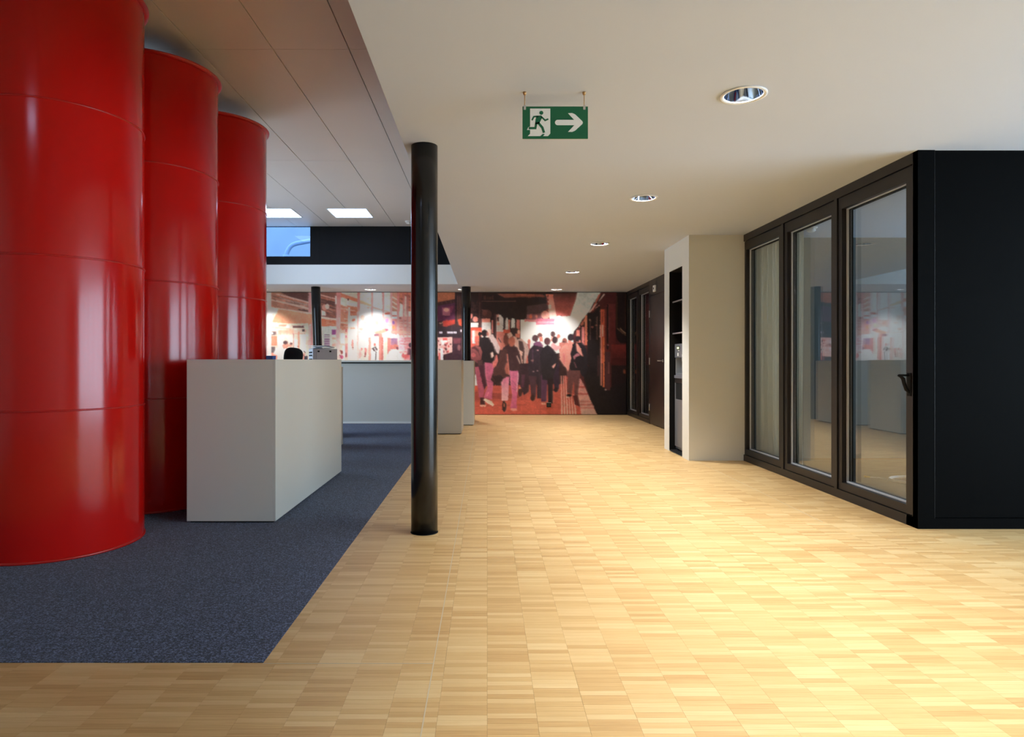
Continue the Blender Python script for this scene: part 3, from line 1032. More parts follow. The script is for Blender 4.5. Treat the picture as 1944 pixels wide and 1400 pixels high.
subpart(MB().box(DX - 0.006, DX - 0.004, 8.0, 8.08, 1.288, 1.312), 'display', 'display', hd, t, 'lit yellow-green display')
for y, z, h in ((8.05, 1.2, 0.04), (7.86, 1.19, 0.03), (8.02, 1.262, 0.012)):
    subpart(MB().box(DX - 0.004, DX, y - 0.02, y + 0.02, z, z + h), 'button', 'white_plastic', hd, t)
for y in (7.9, 8.03):
    MB().tube([(DX + 0.05, y, 1.182), (DX + 0.05, y, 1.13)], [0.014, 0.009], 12).build('spout', 'steel', t)
for ax in (DX + 0.04, DX + 0.32):
    for ay in (DY0 + 0.04, DY1 - 0.04):
        MB().tube([(ax, ay, OZ0), (ax, ay, OZ0 + 0.022)], 0.015, 10).build('foot', 'black_matte', t)

# ------------------------------------------------------------------ black door wall at the back
dw = thing('glazed_partition', 'dark glazed partition with two narrow panes next to the mural', 'partition', (XG + 0.05, 12.6, 0))
MB().box(XG, XG + 0.11, 11.74, 13.60, 0, 0.07).build('plinth', 'black_frame', dw)
MB().box(XG, XG + 0.11, 11.74, 13.60, ZL - 0.075, ZL).build('header', 'black_frame', dw)
for a, b in ((11.7, 11.74), (12.60, 12.63), (13.57, 13.60)):
    MB().box(XG, XG + 0.11, a, b, 0.0, ZL).build('post', 'black_frame', dw)
for y0, y1, o0, o1 in ((11.744, 12.597, 11.80, 12.53), (12.633, 13.567, 12.78, 13.51)):
    glazed_bay(dw, y0, y1, o0, o1, 0.125, 2.41, XG)
structure(MB().box(XG, XG + 0.11, 8.431, 10.72, 0, ZL).build('wall_door_side', 'door_black'), 'black panelled wall beside the door')
structure(MB().box(XG, XG + 0.11, 10.72, 11.70, 2.30, ZL).build('trim_1', 'door_black'), 'black panel above the door')
dr = structure(MB().box(XG + 0.004, XG + 0.06, 10.726, 11.694, 0.012, 2.295).build('door_1', 'door_black'), 'black flush door with lever handle beyond the white niche block')
for z in (1.98, 1.13, 0.30):
    o = MB().tube([(XG - 0.004, 11.685, z - 0.062), (XG - 0.004, 11.685, z + 0.062)], 0.011, 14).build('hinge', 'steel')
    o.parent = dr
h = MB()
h.tube([(XG + 0.004, 10.82, 1.14), (XG - 0.05, 10.82, 1.14)], 0.01, 12)
h.tube([(XG - 0.05, 10.81, 1.14), (XG - 0.05, 10.95, 1.14)], 0.0095, 12)
o = h.build('handle', 'steel')
o.parent = dr
o = MB().lathe([(0.0, 0), (0.027, 0), (0.027, 0.006), (0, 0.006)], 24).build('rose', 'steel')
o.rotation_euler = (0, -math.pi / 2, 0)
o.location = (XG + 0.004, 10.82, 1.14)
o.parent = dr
# small plate above the door
t = thing('door_plate', 'small white plate with dark dot above the black door', 'sign', (XG, 11.3, 2.40))
MB().box(XG - 0.028, XG, 11.24, 11.36, 2.345, 2.455).bevel(0.003, 1).build('plate', 'white_plastic', t)
m = MB().lathe([(0, 0), (0.018, 0), (0.018, 0.004), (0, 0.004)], 20)
o = m.build('dot', 'black_matte')
o.rotation_euler = (0, -math.pi / 2, 0)
o.location = (-0.028, 0.0, 0.0)
o.parent = t

# ------------------------------------------------------------------ printed mural
# The print is drawn in its own flat units (1 unit = 1/90 m or so), then laid on the wall panels as colour per point.
U0, U1, V0, V1 = 452, 1190, 553, 789
SS = 3
MW, MH = (U1 - U0) * SS, (V1 - V0) * SS
IMG = np.zeros((MH, MW, 3), np.float32)
rng = np.random.default_rng(5)


def lin(c):
    c = np.asarray(c, np.float32) / 255
    return np.where(c <= 0.04045, c / 12.92, ((c + 0.055) / 1.055) ** 2.4)


def poly(c, *pts, c2=None, vert=True, alpha=1.0):
    """filled polygon; with c2 the colour runs from c (top/left) to c2 (bottom/right)"""
    p = (np.array(pts, np.float32) - (U0, V0)) * SS
    x0, y0 = np.maximum(np.floor(p.min(0)).astype(int), 0)
    x1, y1 = np.ceil(p.max(0)).astype(int) + 1
    x1, y1 = min(x1, MW), min(y1, MH)
    if x1 <= x0 or y1 <= y0:
        return
    gx, gy = np.meshgrid(np.arange(x0, x1) + 0.5, np.arange(y0, y1) + 0.5)
    ins = np.zeros(gx.shape, bool)
    n = len(p)
    for i in range(n):
        (ax, ay), (bx, by) = p[i], p[(i + 1) % n]
        if ay == by:
            continue
        k = ((ay > gy) != (by > gy)) & (gx < (bx - ax) * (gy - ay) / (by - ay) + ax)
        ins ^= k
    col = np.broadcast_to(lin(c), gx.shape + (3,))
    if c2 is not None:
        tt = ((gy - y0) / max(1, y1 - y0)) if vert else ((gx - x0) / max(1, x1 - x0))
        col = lin(c) * (1 - tt[..., None]) + lin(c2) * tt[..., None]
    reg = IMG[y0:y1, x0:x1]
    reg[ins] = reg[ins] * (1 - alpha) + col[ins] * alpha


def rect(c, x0, y0, x1, y1, **k):
    poly(c, (x0, y0), (x1, y0), (x1, y1), (x0, y1), **k)


def ell(c, x, y, rx, ry=None, **k):
    ry = ry or rx
    poly(c, *[(x + rx * math.cos(a), y + ry * math.sin(a)) for a in np.linspace(0, 2 * math.pi, 22, endpoint=False)], **k)


def line(c, x0, y0, x1, y1, w, **k):
    dx, dy = x1 - x0, y1 - y0
    d = math.hypot(dx, dy) or 1
    nx, ny = -dy / d * w / 2, dx / d * w / 2
    poly(c, (x0 + nx, y0 + ny), (x1 + nx, y1 + ny), (x1 - nx, y1 - ny), (x0 - nx, y0 - ny), **k)


def streaks(cols, pts_top, n, w, alpha=0.6):
    """random slanted streaks between two edges: pts_top = (xa, ya, xb, yb, height)"""
    xa, ya, xb, yb, h = pts_top
    for _ in range(n):
        dy = rng.random() * h
        f0 = rng.random() * 0.7
        f1 = f0 + 0.15 + rng.random() * (0.85 - f0)
        f1 = min(f1, 1)
        c = cols[rng.integers(len(cols))]
        line(c, xa + (xb - xa) * f0, ya + (yb - ya) * f0 + dy, xa + (xb - xa) * f1, ya + (yb - ya) * f1 + dy, w * (0.5 + rng.random()), alpha=alpha)


# ---- concourse, left
rect((245, 214, 204), U0, V0, 784, V1)
rect((250, 226, 220), 640, V0, 784, 640, c2=(250, 238, 234))
poly((196, 140, 120), (U0, V0), (588, V0), (588, 592), (515, 583), (U0, 575))
poly((112, 72, 64), (532, V0), (588, V0), (588, 574), (560, 566))
streaks([(120, 78, 70), (206, 122, 92), (222, 190, 176), (226, 200, 186), (150, 95, 80)], (514, 556, 588, 576, 14), 46, 1.7)
line((228, 196, 182), 524, 556, 588, 573, 2.2)
line((232, 206, 192), 512, 567, 588, 585, 2.6, alpha=0.8)
poly((90, 60, 56), (566, 585), (586, 588), (586, 591), (568, 588))
poly((255, 252, 252), (514, 582), (531, 584), (515, 597))
poly((242, 176, 142), (531, 584), (590, 594), (597, 599), (595, 610), (585, 619), (516, 611), (519, 603), c2=(232, 150, 116))
line((244, 210, 198), 514, 582, 597, 595, 2.2)
line((246, 196, 172), 516, 611, 584, 618, 1.6)
rect((250, 214, 196), 514, 613, 586, 684, c2=(246, 222, 210))
line((247, 190, 168), 514, 620, 582, 628, 3)
rect((236, 158, 134), 529, 615, 545, 619)
rect((116, 82, 78), 556, 617.5, 578, 622)
rect((240, 225, 220), 544, 616.5, 551, 622)
rect((235, 205, 190), 556, 624, 574, 629)
rect((92, 78, 74), 574, 624, 579.5, 629)
rect((246, 178, 152), 529, 626, 558, 632)
rect((120, 100, 100), 514.5, 628.5, 524.5, 636)
ell((250, 250, 250), 516, 632, 2)
rect((240, 150, 124), 514, 637, 526, 656)
rect((244, 226, 214), 527, 636, 560, 650)
rect((206, 118, 100), 529, 632.6, 580, 633.4)
rect((196, 140, 128), 557, 633, 558.6, 662)
rect((235, 168, 142), 566, 629, 569.5, 662)
rect((238, 238, 238), 571, 636, 581, 668)
rect((250, 240, 235), 569, 634.5, 584, 636.5)
rect((232, 236, 238), 528, 647, 538, 658)
rect((238, 236, 234), 558.6, 644, 565.5, 664)
rect((222, 158, 154), 586.5, V0, 592, 592)
rect((240, 188, 182), 586.5, 617, 591, 660)
rect((226, 150, 150), 591, 612, 596, 655)
rect((176, 96, 150), 594, 620, 600, 634)
rect((112, 102, 106), 514.5, 658, 522, 670)
rect((238, 150, 132), 514, 670, 540, 684)
poly((224, 230, 232), (520.5, 668), (523, 661.5), (529, 658.5), (538, 660), (545, 664), (544.5, 684), (527, 684), (526, 674), (520, 673))
poly((228, 158, 138), (536, 656), (541, 651), (548, 652), (549, 657), (546, 662), (539, 662))
ell((96, 70, 72), 542.5, 650, 5, 3.6)
ell((228, 164, 146), 552, 655.5, 3.6, 4)
ell((130, 84, 84), 553.5, 652.2, 3, 2.2)
ell((180, 84, 66), 566.5, 657.5, 1.4)
rect((240, 165, 150), 571, 671, 580, 684)
for x, y in ((578, 667), (580, 669), (577, 675), (580, 678)):
    ell((96, 86, 96), x, y, 1.3)
rect((70, 66, 80), 578, 676, 585, 684)
rect((252, 234, 234), 508, V0, 514.4, 684)
rect((226, 200, 202), 500, V0, 508, 684)

# ---- concourse, middle
poly((150, 96, 82), (596, V0), (640, V0), (640, 604), (596, 600))
streaks([(84, 58, 54), (204, 118, 88), (214, 160, 140), (120, 76, 66), (182, 100, 76)], (600, 558, 640, 570, 32), 60, 1.8)
line((226, 178, 160), 600, 556, 637, 566, 2.0)
poly((86, 58, 54), (600, 563), (636, 571), (636, 578), (600, 572), alpha=0.7)
ell((222, 150, 130), 616, 582, 5, 5.5)
ell((236, 206, 190), 620.5, 580.5, 4, 5)
poly((238, 216, 206), (610, 588), (617, 590), (618, 598), (610, 598))
line((244, 212, 196), 600, 599, 640, 606, 2.4)
poly((224, 130, 94), (600, 602), (638, 607), (638, 618), (600, 620))
streaks([(244, 190, 160), (206, 110, 80)], (612, 604, 638, 608, 10), 14, 1.4)
rect((248, 226, 214), 600, 619, 684, 684)
poly((214, 216, 208), (612, 620), (629, 617.5), (629.5, 661), (612, 662))
for k, y in enumerate((634.5, 638, 642.5, 646.5, 650.5, 654.5)):
    rect((150, 84, 140), 615, y, 625.8, y + (2.6 if k > 1 else 1.4))
rect((96, 70, 96), 619, 634.5, 625, 636)
rect((162, 84, 148), 629.5, 625, 638, 635)
rect((246, 218, 206), 629.5, 637, 638, 655)
rect((240, 182, 160), 630, 640, 637, 644); rect((240, 178, 162), 630, 652, 637, 658)
poly((216, 146, 120), (646, 576), (680, 582), (680, 628), (645, 624))
streaks([(240, 200, 180), (204, 118, 92), (250, 222, 206), (196, 110, 96)], (646, 584, 680, 588, 36), 40, 1.9)
poly((236, 218, 204), (650, V0), (680, V0), (680, 566), (652, 557))
poly((226, 140, 110), (646, V0), (652, 556.5), (680, 566), (680, 573), (658, 566), (646, 562))
line((240, 214, 198), 656, 568, 680, 575, 2)
poly((214, 216, 202), (647, 562), (658.5, 566), (658.5, 581), (647, 577))
rect((110, 66, 58), 659, 565, 662, 569)
rect((250, 236, 230), 660, 598, 684, 684)
rect((246, 210, 200), 660, 598, 672, 626, alpha=0.6)
rect((244, 242, 240), 661, 611, 673, 619)
rect((244, 240, 238), 661, 625, 672, 650)
poly((226, 138, 112), (668, 605), (674, 603.5), (674, 608), (668, 609.5))
rect((248, 178, 158), 665, 621, 674, 624)
rect((250, 196, 178), 641, 624, 660, 684, c2=(250, 214, 202))
rect((240, 140, 118), 648, 624, 654, 626); rect((214, 118, 120), 655, 624, 659, 630)
rect((238, 236, 232), 646, 632, 654, 652)
rect((204, 124, 142), 655, 636, 658.5, 641)
rect((228, 134, 132), 655, 652, 660, 678, alpha=0.7)
rect((236, 240, 240), 650, 656, 653.6, 684)
for x, y, rx, ry, c in ((645, 666, 3, 1.4, (92, 58, 56)), (648.5, 669, 2.6, 4, (150, 78, 70)), (644.5, 676, 2.6, 3, (120, 64, 84)), (648.5, 678, 3.4, 4, (190, 90, 120)),
                        (657, 660, 2, 5, (226, 150, 150)), (656.5, 674, 1.6, 5, (150, 76, 84)), (669, 652, 2, 9, (236, 156, 150)), (669.5, 660, 1.6, 1.2, (150, 86, 96)),
                        (669.5, 663, 1.4, 0.8, (160, 92, 96)), (687, 650, 2.2, 10, (242, 170, 162)), (683, 672, 3, 9, (246, 190, 184)), (694.5, 664, 3, 6, (236, 150, 146)),
                        (694, 672, 2, 4, (170, 96, 92)), (693, 677, 2.6, 1.1, (96, 66, 66)), (686, 662, 1.4, 4, (220, 140, 138))):
    ell(c, x, y, rx, ry)
rect((226, 140, 134), 638.5, V0, 646.5, 602, c2=(238, 172, 164))
rect((240, 178, 172), 637.6, 602, 644.6, 684, c2=(248, 206, 200))
rect((228, 206, 198), 636, 560, 638.6, 576)
rect((246, 212, 206), 661, 582, 664, 612)
rect((224, 138, 132), 678, V0, 683, 590, c2=(244, 180, 176))
rect((246, 192, 190), 677, 590, 681.5, 684, c2=(250, 214, 210))

# ---- concourse, right
poly((238, 232, 222), (683, V0), (706, V0), (706, 575), (683, 568))
poly((250, 200, 168), (683, 568), (706, 577), (706, 581), (683, 574))
rect((254, 246, 242), 683, 584, 706, 606)
for x, y, rx, ry in ((688, 602, 5, 5), (694, 612, 5, 2), (686, 624, 4, 3), (700, 583, 3, 1.6)):
    ell((244, 176, 160), x, y, rx, ry, alpha=0.7)
rect((240, 246, 246), 681, 632, 700, 660)
line((226, 150, 140), 681, 629.6, 700, 631.2, 1.0)
poly((240, 238, 230), (709, V0), (727, V0), (727, 588), (709, 581))
line((244, 190, 180), 708, 582, 741, 592, 2.6)
rect((252, 246, 244), 709, 590, 726, 606)
poly((228, 226, 216), (730, V0), (742, V0), (742, 591), (730, 587))
rect((214, 120, 104), 731, 592, 741, 596); rect((246, 242, 240), 730, 596, 741, 600)
rect((244, 200, 190), 709, 606, 727, 622); ell((240, 170, 160), 716, 612, 4, 4); rect((250, 244, 242), 708, 620, 724, 626)
rect((240, 196, 196), 730, 600, 741, 624); ell((220, 150, 196), 735, 608, 3, 4); ell((250, 226, 190), 733, 617, 3, 4)
rect((206, 150, 128), 745, V0, 755, 596)
for y in (562, 571, 580):
    line((236, 216, 204), 745, y, 755, y + 6, 2)
rect((240, 236, 230), 745, 590, 754, 596); rect((214, 130, 120), 745, 597, 754, 600); rect((244, 232, 226), 745, 601, 752, 604)
rect((224, 150, 146), 744, 604, 756, 634); ell((160, 110, 180), 747, 612, 3, 3); ell((240, 160, 110), 748, 621, 3, 4)
rect((200, 122, 100), 758, V0, 784, 590)
streaks([(150, 84, 70), (226, 150, 126), (120, 70, 60)], (758, 556, 784, 560, 24), 22, 1.6)
poly((226, 220, 212), (760, 574), (766, 578), (765, 601), (759, 598))
poly((216, 190, 178), (769, 560), (772, 561), (772, 606), (768, 600))
poly((226, 214, 206), (775, 590), (781, 594), (781, 608), (775, 606))
rect((228, 160, 150), 757, 600, 784, 640)
streaks([(246, 196, 186), (200, 112, 110), (250, 220, 210)], (757, 604, 784, 606, 30), 30, 1.4)
ell((170, 90, 90), 760, 603, 3, 1.6)
rect((246, 210, 204), 700, 636, 784, 684)
for x, w, c, yb in ((705, 4, (234, 170, 164), 640), (726, 4, (228, 158, 152), 626), (741.5, 3.6, (230, 160, 156), 640), (754.5, 4, (214, 128, 122), 634),
                    (765.5, 2.6, (196, 110, 100), 640), (772.5, 2.4, (180, 96, 88), 640), (779.5, 2.6, (214, 126, 116), 650)):
    rect(c, x, V0, x + w, yb, c2=tuple(min(255, int(v * 0.5 + 125)) for v in c))
poly((246, 172, 148), (709, 630), (732, 623), (740, 627), (724, 633), (715, 634))
poly((250, 220, 214), (726, 633), (742, 626), (742, 636), (726, 637))
poly((242, 176, 160), (742, 628), (765, 626), (778, 631), (760, 633), (744, 632))
ell((186, 104, 130), 735, 625.5, 3, 2.2)
rect((250, 246, 244), 700, 632, 711, 640)
rect((158, 110, 124), 710.5, 633.5, 720, 637.6)
rect((240, 238, 226), 705, 639, 719.5, 684)
rect((244, 168, 154), 700, 640, 704.6, 684)
rect((244, 148, 136), 720, 633, 726, 684); rect((200, 112, 104), 725, 640, 728, 684)
rect((238, 226, 208), 729, 641, 736, 684)
rect((226, 140, 132), 736, 641, 742, 684)
rect((246, 242, 246), 741.6, 633.6, 758, 641.4)
rect((164, 130, 166), 742.4, 641.6, 755.4, 655, c2=(190, 130, 150))
rect((224, 130, 126), 742, 655, 757, 664)
rect((240, 190, 200), 758, 640, 768, 664); rect((226, 150, 154), 768, 640, 784, 684)
streaks([(250, 214, 214), (206, 120, 126)], (757, 642, 784, 644, 34), 26, 1.6)
poly((232, 232, 230), (733, 684), (735, 675), (740, 667), (746, 663), (751, 662), (757, 666), (761, 674), (764, 684))
ell((216, 134, 122), 750, 658, 6, 5)
ell((136, 72, 84), 755, 661, 2.4, 3)
ell((222, 112, 112), 770, 675, 7, 6); ell((240, 190, 180), 770, 671, 3, 2)
ell((80, 58, 72), 779, 655, 4, 5); rect((120, 76, 88), 774, 661, 782, 674); rect((70, 54, 66), 778, 664, 784, 684)
ell((206, 112, 108), 712, 654, 2.2, 3)
poly((104, 82, 88), (705.5, 662), (709, 659.5), (714, 657), (717, 664), (714, 668), (711, 668))
line((245, 240, 240), 711, 660, 714.5, 667, 1.2)
poly((240, 240, 238), (704.5, 684), (706, 673), (711, 667), (716, 668), (716, 684))
poly((86, 68, 74), (713.4, 667.5), (715.6, 667.5), (715, 684), (712.4, 684))
rect((246, 240, 238), 782.4, V0, 785, V1)

# ---- dark hall between the two pictures
rect((62, 42, 44), 785, V0, 1190, V1)
poly((192, 118, 88), (785, V0), (864, V0), (864, 566), (785, 580), c2=(186, 112, 84))
poly((70, 46, 46), (785, 581), (864, 566.5), (864, 573), (785, 588))
for x in (837, 846, 855, 862):
    line((118, 80, 72), x, 569.5, x + 1.6, 575, 0.7)
poly((92, 50, 76), (785, 588), (868, 572.5), (868, 606), (785, 613), c2=(96, 46, 72))
poly((150, 70, 96), (838, 582), (862, 579), (858, 592), (840, 594), alpha=0.6)
rect((186, 112, 124), 840, 583, 854, 598, alpha=0.75)
ell((214, 160, 146), 847, 587, 5, 3.6)
poly((192, 70, 56), (840, 608.5), (866, 605.5), (866, 613.5), (841, 620), c2=(140, 50, 46))
line((210, 160, 140), 834, 612.4, 840, 611.6, 1.0)
rect((52, 40, 46), 785, 619, 877, 640)
for x in (834, 837, 849.5, 852.5, 855.5, 858.5, 862, 865, 875.5):
    rect((222, 212, 226), x, 629 if x < 870 else 625.5, x + 1.9, 632.4 if x < 870 else 629.5)
poly((226, 178, 172), (785, 642), (859, 639.5), (859, 668), (832, 676), (785, 680))
for _ in range(70):
    c = [(90, 56, 60), (206, 86, 84), (240, 226, 224), (150, 70, 74), (236, 206, 204)][rng.integers(5)]
    ell(c, 786 + rng.random() * 70, 645 + rng.random() * 24, 0.8 + rng.random() * 1.8, 1 + rng.random() * 2.4)
rect((214, 96, 92), 840, 641, 849, 646); rect((240, 232, 232), 841, 646, 848, 649)
rect((238, 226, 232), 836, 661, 840.6, 684); ell((50, 40, 46), 834.5, 663.5, 1.8, 1.2)
rect((224, 112, 108), 832, 670, 836, 684)
rect((72, 48, 58), 859, 640, 895, 700); rect((122, 66, 76), 861, 642, 875, 652, alpha=0.8)
ell((140, 92, 96), 872, 660, 2.6, 6); rect((66, 44, 54), 846, 672, 880, 700)
rect((54, 36, 36), 864, V0, 880, 620)
for x in (869, 873):
    rect((108, 66, 54), x, 560, x + 1.2, 610)
poly((176, 70, 48), (870, 606), (876, 604), (877, 618), (872, 616))

# ---- platform hall
rect((45, 33, 34), 880, V0, 1100, 610)
poly((132, 78, 68), (944, 556), (988, 556), (1030, 557.5), (1036, 562), (985, 562.4), (958, 563.5))
for x in np.arange(980, 1014, 3.2):
    rect((190, 110, 90), x, 557.2, x + 2, 559.4)
# faint station name
for a in ((919, 560, 920.4, 567), (919, 560, 923, 561.2), (919, 563, 923, 564.2), (919, 566, 923, 567), (922.4, 561, 923.6, 567), (926, 562.5, 927.2, 567), (926, 560.2, 927.2, 561.3),
          (929.5, 562.5, 930.7, 567), (929.5, 562.5, 933.2, 563.5), (929.5, 564.4, 933.2, 565.3), (929.5, 566.2, 933.2, 567), (932.3, 562.5, 933.3, 565), (935, 559.8, 936.2, 567)):
    rect((88, 54, 52), *a)
line((112, 74, 72), 915, 570.6, 979, 570.6, 1.0); line((112, 74, 72), 978, 567, 978, 571, 1.0)
ell((84, 52, 50), 924, 596, 10, 10); ell((110, 66, 60), 921, 593, 4, 5)
line((120, 78, 74), 915, 586.4, 926, 589.6, 1.2)
for _ in range(24):
    ell((78, 48, 46), 893 + rng.random() * 14, 572 + rng.random() * 24, 1.2, 2.2, alpha=0.6)
rect((60, 38, 40), 909, V0, 915.4, 640); rect((98, 64, 62), 910.6, 572, 911.6, 622)
ell((206, 128, 116), 893, 599, 4.6, 5); ell((208, 130, 118), 903, 605, 4.6, 5.2)
rect((202, 196, 190), 888, 612, 908, 620.4)
rect((196, 78, 60), 888, 621.5, 925, 628)
rect((206, 96, 84), 890, 627, 910, 668)
rect((202, 200, 200), 897, 627, 901.6, 652)
rect((228, 136, 114), 902, 628, 916, 638)
rect((214, 136, 120), 915.4, 604, 931, 612)
rect((204, 200, 198), 915.4, 611, 932, 640); rect((226, 190, 180), 926, 625, 933, 640)
rect((206, 128, 124), 934, 607, 936.4, 632)
rect((60, 36, 40), 936.4, 594, 942, 645)
poly((204, 198, 196), (942, 600), (945, 596.5), (951, 597), (955, 604), (955, 632), (942, 632))
rect((206, 136, 124), 942, 596.5, 947, 610, alpha=0.75); rect((58, 38, 40), 943, 601, 947, 609)
ell((214, 150, 136), 945.5, 614, 3, 3)
rect((206, 128, 118), 942, 629, 958, 664)
poly((208, 204, 202), (959.5, 608), (962, 602), (964, 606), (964.4, 628), (959.5, 628))
rect((206, 122, 110), 964.6, 606, 967, 632)
poly((216, 222, 222), (970.4, 607), (972, 604), (976, 604), (977, 609), (977.2, 622), (970.4, 622))
rect((208, 132, 128), 980, 606, 986, 624)
rect((200, 94, 78), 955, 625, 968, 632)
poly((232, 238, 238), (988, 606), (1018, 607), (1018, 616), (1060, 616), (1060, 640), (1098, 640), (1098, 665), (988, 680))
rect((210, 140, 146), 995, 605.5, 1017, 610.5)
poly((168, 110, 120), (1000, 596), (1030, 594), (1030, 606), (1000, 606), alpha=0.8)
ell((206, 116, 100), 1007, 600, 3, 4); ell((226, 150, 138), 1018, 600, 2, 3.4)
poly((106, 78, 84), (1000, 580), (1040, 574), (1046, 598), (1000, 596), alpha=0.5)
poly((226, 128, 110), (1037, 557), (1050, 557), (1052, 570), (1058, 604), (1044, 604), (1041, 575), c2=(252, 206, 198))
for y in (561, 567, 575, 588):
    ell((140, 66, 58), 1040.5, y, 2.2, 2.6)
ell((250, 226, 220), 1044.5, 581, 3, 4)
ell((240, 166, 152), 1036, 597, 8); ell((200, 120, 120), 1035.4, 596.6, 0.9)
line((200, 120, 120), 1035.5, 596.5, 1035.5, 592, 0.8); line((200, 120, 120), 1035.5, 596.5, 1038, 598, 0.8)
rect((216, 118, 142), 1017, 604, 1056.4, 616, c2=(226, 140, 158))
rect((236, 186, 196), 1020, 610, 1055, 611.4)
poly((64, 40, 40), (1049, V0), (1096.6, V0), (1094, 567), (1084, 594), (1082.5, 598.5), (1073, 599), (1072, 603), (1068, 603), (1067, 598), (1057, 599), c2=(214, 116, 110))
poly((206, 216, 216), (1096.6, V0), (1140, V0), (1126, 574), (1119, 588), (1106, 605), (1098, 619), (1090, 628), (1086, 640), (1060, 640), (1057, 600), (1083, 599), (1094, 567), c2=(238, 246, 246))
poly((244, 250, 250), (1057, 600), (1083, 599), (1100, 600), (1090, 628), (1086, 642), (1057, 642))
ell((255, 255, 255), 1062, 612, 9, 14, alpha=0.7)
rect((238, 180, 180), 1061, 604, 1067, 609, alpha=0.5)

# ---- train
poly((84, 42, 45), (1140, V0), (1190, V0), (1190, V1), (1130, V1), (1100, 720), (1090, 660), (1088, 640), (1098, 622), (1106, 606), (1120, 588))
poly((196, 110, 92), (1136, 557), (1140, 556), (1126, 588), (1121, 590))
line((232, 206, 200), 1147, 556.6, 1118, 592, 1.6); line((226, 190, 184), 1142, 560, 1121, 590, 1.2); line((212, 150, 140), 1138, 578, 1130, 584, 1.0)
poly((62, 38, 40), (1140, 558), (1146, 556), (1134, 574), (1130, 576))
poly((200, 120, 104), (1098, 622), (1114, 596), (1114, 604), (1104, 620))
rect((230, 132, 116), 1095, 626, 1098, 650); rect((226, 136, 130), 1098, 626, 1101, 650); rect((96, 50, 52), 1096, 620, 1100, 626)
rect((44, 30, 34), 1102, 616, 1105, 655)
rect((230, 136, 134), 1105.4, 620, 1109, 655); rect((52, 34, 38), 1107.6, 610, 1110, 620)
rect((236, 152, 130), 1110, 598, 1114, 655, c2=(226, 120, 100))
poly((42, 36, 40), (1114.5, 594), (1127, 592), (1135, 580), (1139, 580), (1139, 735), (1114.5, 690))
rect((88, 66, 66), 1119, 606, 1121, 645); rect((104, 78, 76), 1132, 600, 1134, 645)
ell((176, 140, 120), 1119.5, 606.5, 1.2, 1.8); ell((150, 96, 90), 1132, 617, 2, 1.6); ell((150, 96, 90), 1124, 620, 2.4, 1.6)
rect((200, 96, 76), 1140, 586, 1147.4, 690); rect((120, 60, 54), 1142.6, 590, 1144, 612)
rect((244, 200, 190), 1142.4, 616, 1144.6, 638); rect((230, 170, 160), 1138.6, 616, 1140.4, 640)
rect((226, 148, 130), 1140.4, 638, 1142, 735); rect((226, 124, 84), 1144.4, 640, 1147, 738); rect((120, 56, 52), 1148, 586, 1150, 680)
rect((110, 52, 54), 1150, 575, 1168, 690, c2=(96, 42, 46)); rect((38, 26, 30), 1151, 576, 1154.6, 652); rect((126, 72, 76), 1156, 600, 1157, 640)
ell((40, 30, 36), 1153, 659, 2.4, 5); ell((140, 100, 104), 1154, 655, 1.2, 1.6)
poly((40, 29, 30), (1170, V0), (1190, V0), (1190, 652), (1178, 651), (1171, 645), (1168.6, 630), (1169, 590))
line((92, 64, 48), 1170.6, 560, 1170.6, 622, 0.9); line((92, 60, 46), 1187, 556, 1187, 624, 0.9)
line((206, 160, 130), 1177, 623, 1187.4, 632.5, 0.9); line((150, 110, 84), 1171, 622.6, 1188, 636, 0.8)
rect((126, 50, 50), 1160, 654, 1188, 680, c2=(90, 40, 42)); rect((80, 36, 38), 1160, 680, 1190, 694)
rect((44, 32, 36), 1160, 694, 1190, V1)
ell((150, 84, 62), 1185, 706, 2, 4)
poly((38, 33, 37), (1098, 690), (1130, 700), (1150, 740), (1190, 725), (1190, V1), (1130, V1))
rect((74, 48, 52), 1134, 675, 1137, 715); rect((86, 52, 58), 1148, 668, 1158, 742); rect((150, 96, 92), 1154.6, 688, 1156, 710)
rect((226, 148, 130), 1140.4, 670, 1142, 733); rect((226, 124, 84), 1144.4, 670, 1147, 736); ell((200, 180, 180), 1149.5, 741, 1.2, 1.2)

# ---- platform floor
poly((176, 84, 76), (880, 735), (1070, 730), (1072, 714), (1100, 716), (1133, V1), (880, V1), c2=(202, 102, 90))
poly((128, 62, 62), (893, 745), (990, 750), (985, 757), (893, 762), alpha=0.6)
poly((206, 96, 78), (899, 731), (908, 729), (908, 742), (899, 742))
for y in (752, 760, 770):
    line((140, 66, 64), 893, y + 3, 1000, y, 1.2, alpha=0.5)
rect((206, 206, 212), 893, 712, 906.5, 733); rect((44, 34, 40), 893, 699, 903, 713)
for i in range(6):
    xb = 1066 + 5.2 * i
    xt = 1065.6 + 3.9 * i * (1 if i < 3 else 1.05)
    yt = 714 if i < 3 else 750
    xtt = xb + (xt - xb) * (V1 - yt) / (V1 - 714)
    poly((226, 150, 146), (xtt, yt), (xtt + 1.3, yt), (xb + 2.8, V1), (xb, V1), c2=(220, 190, 178))
poly((214, 140, 140), (1098, 720), (1103, 720), (1132.5, V1), (1105, V1), (1099, 762), c2=(212, 180, 170))
for y, a in ((734, 0.8), (747, 0.8), (762, 0.5), (768, 0.6), (774, 0.5)):
    poly((186, 84, 82), (1098.5, y), (1103 + (y - 720) * 0.43, y), (1105 + (y - 720) * 0.43, y + 4), (1099, y + 4), alpha=a)

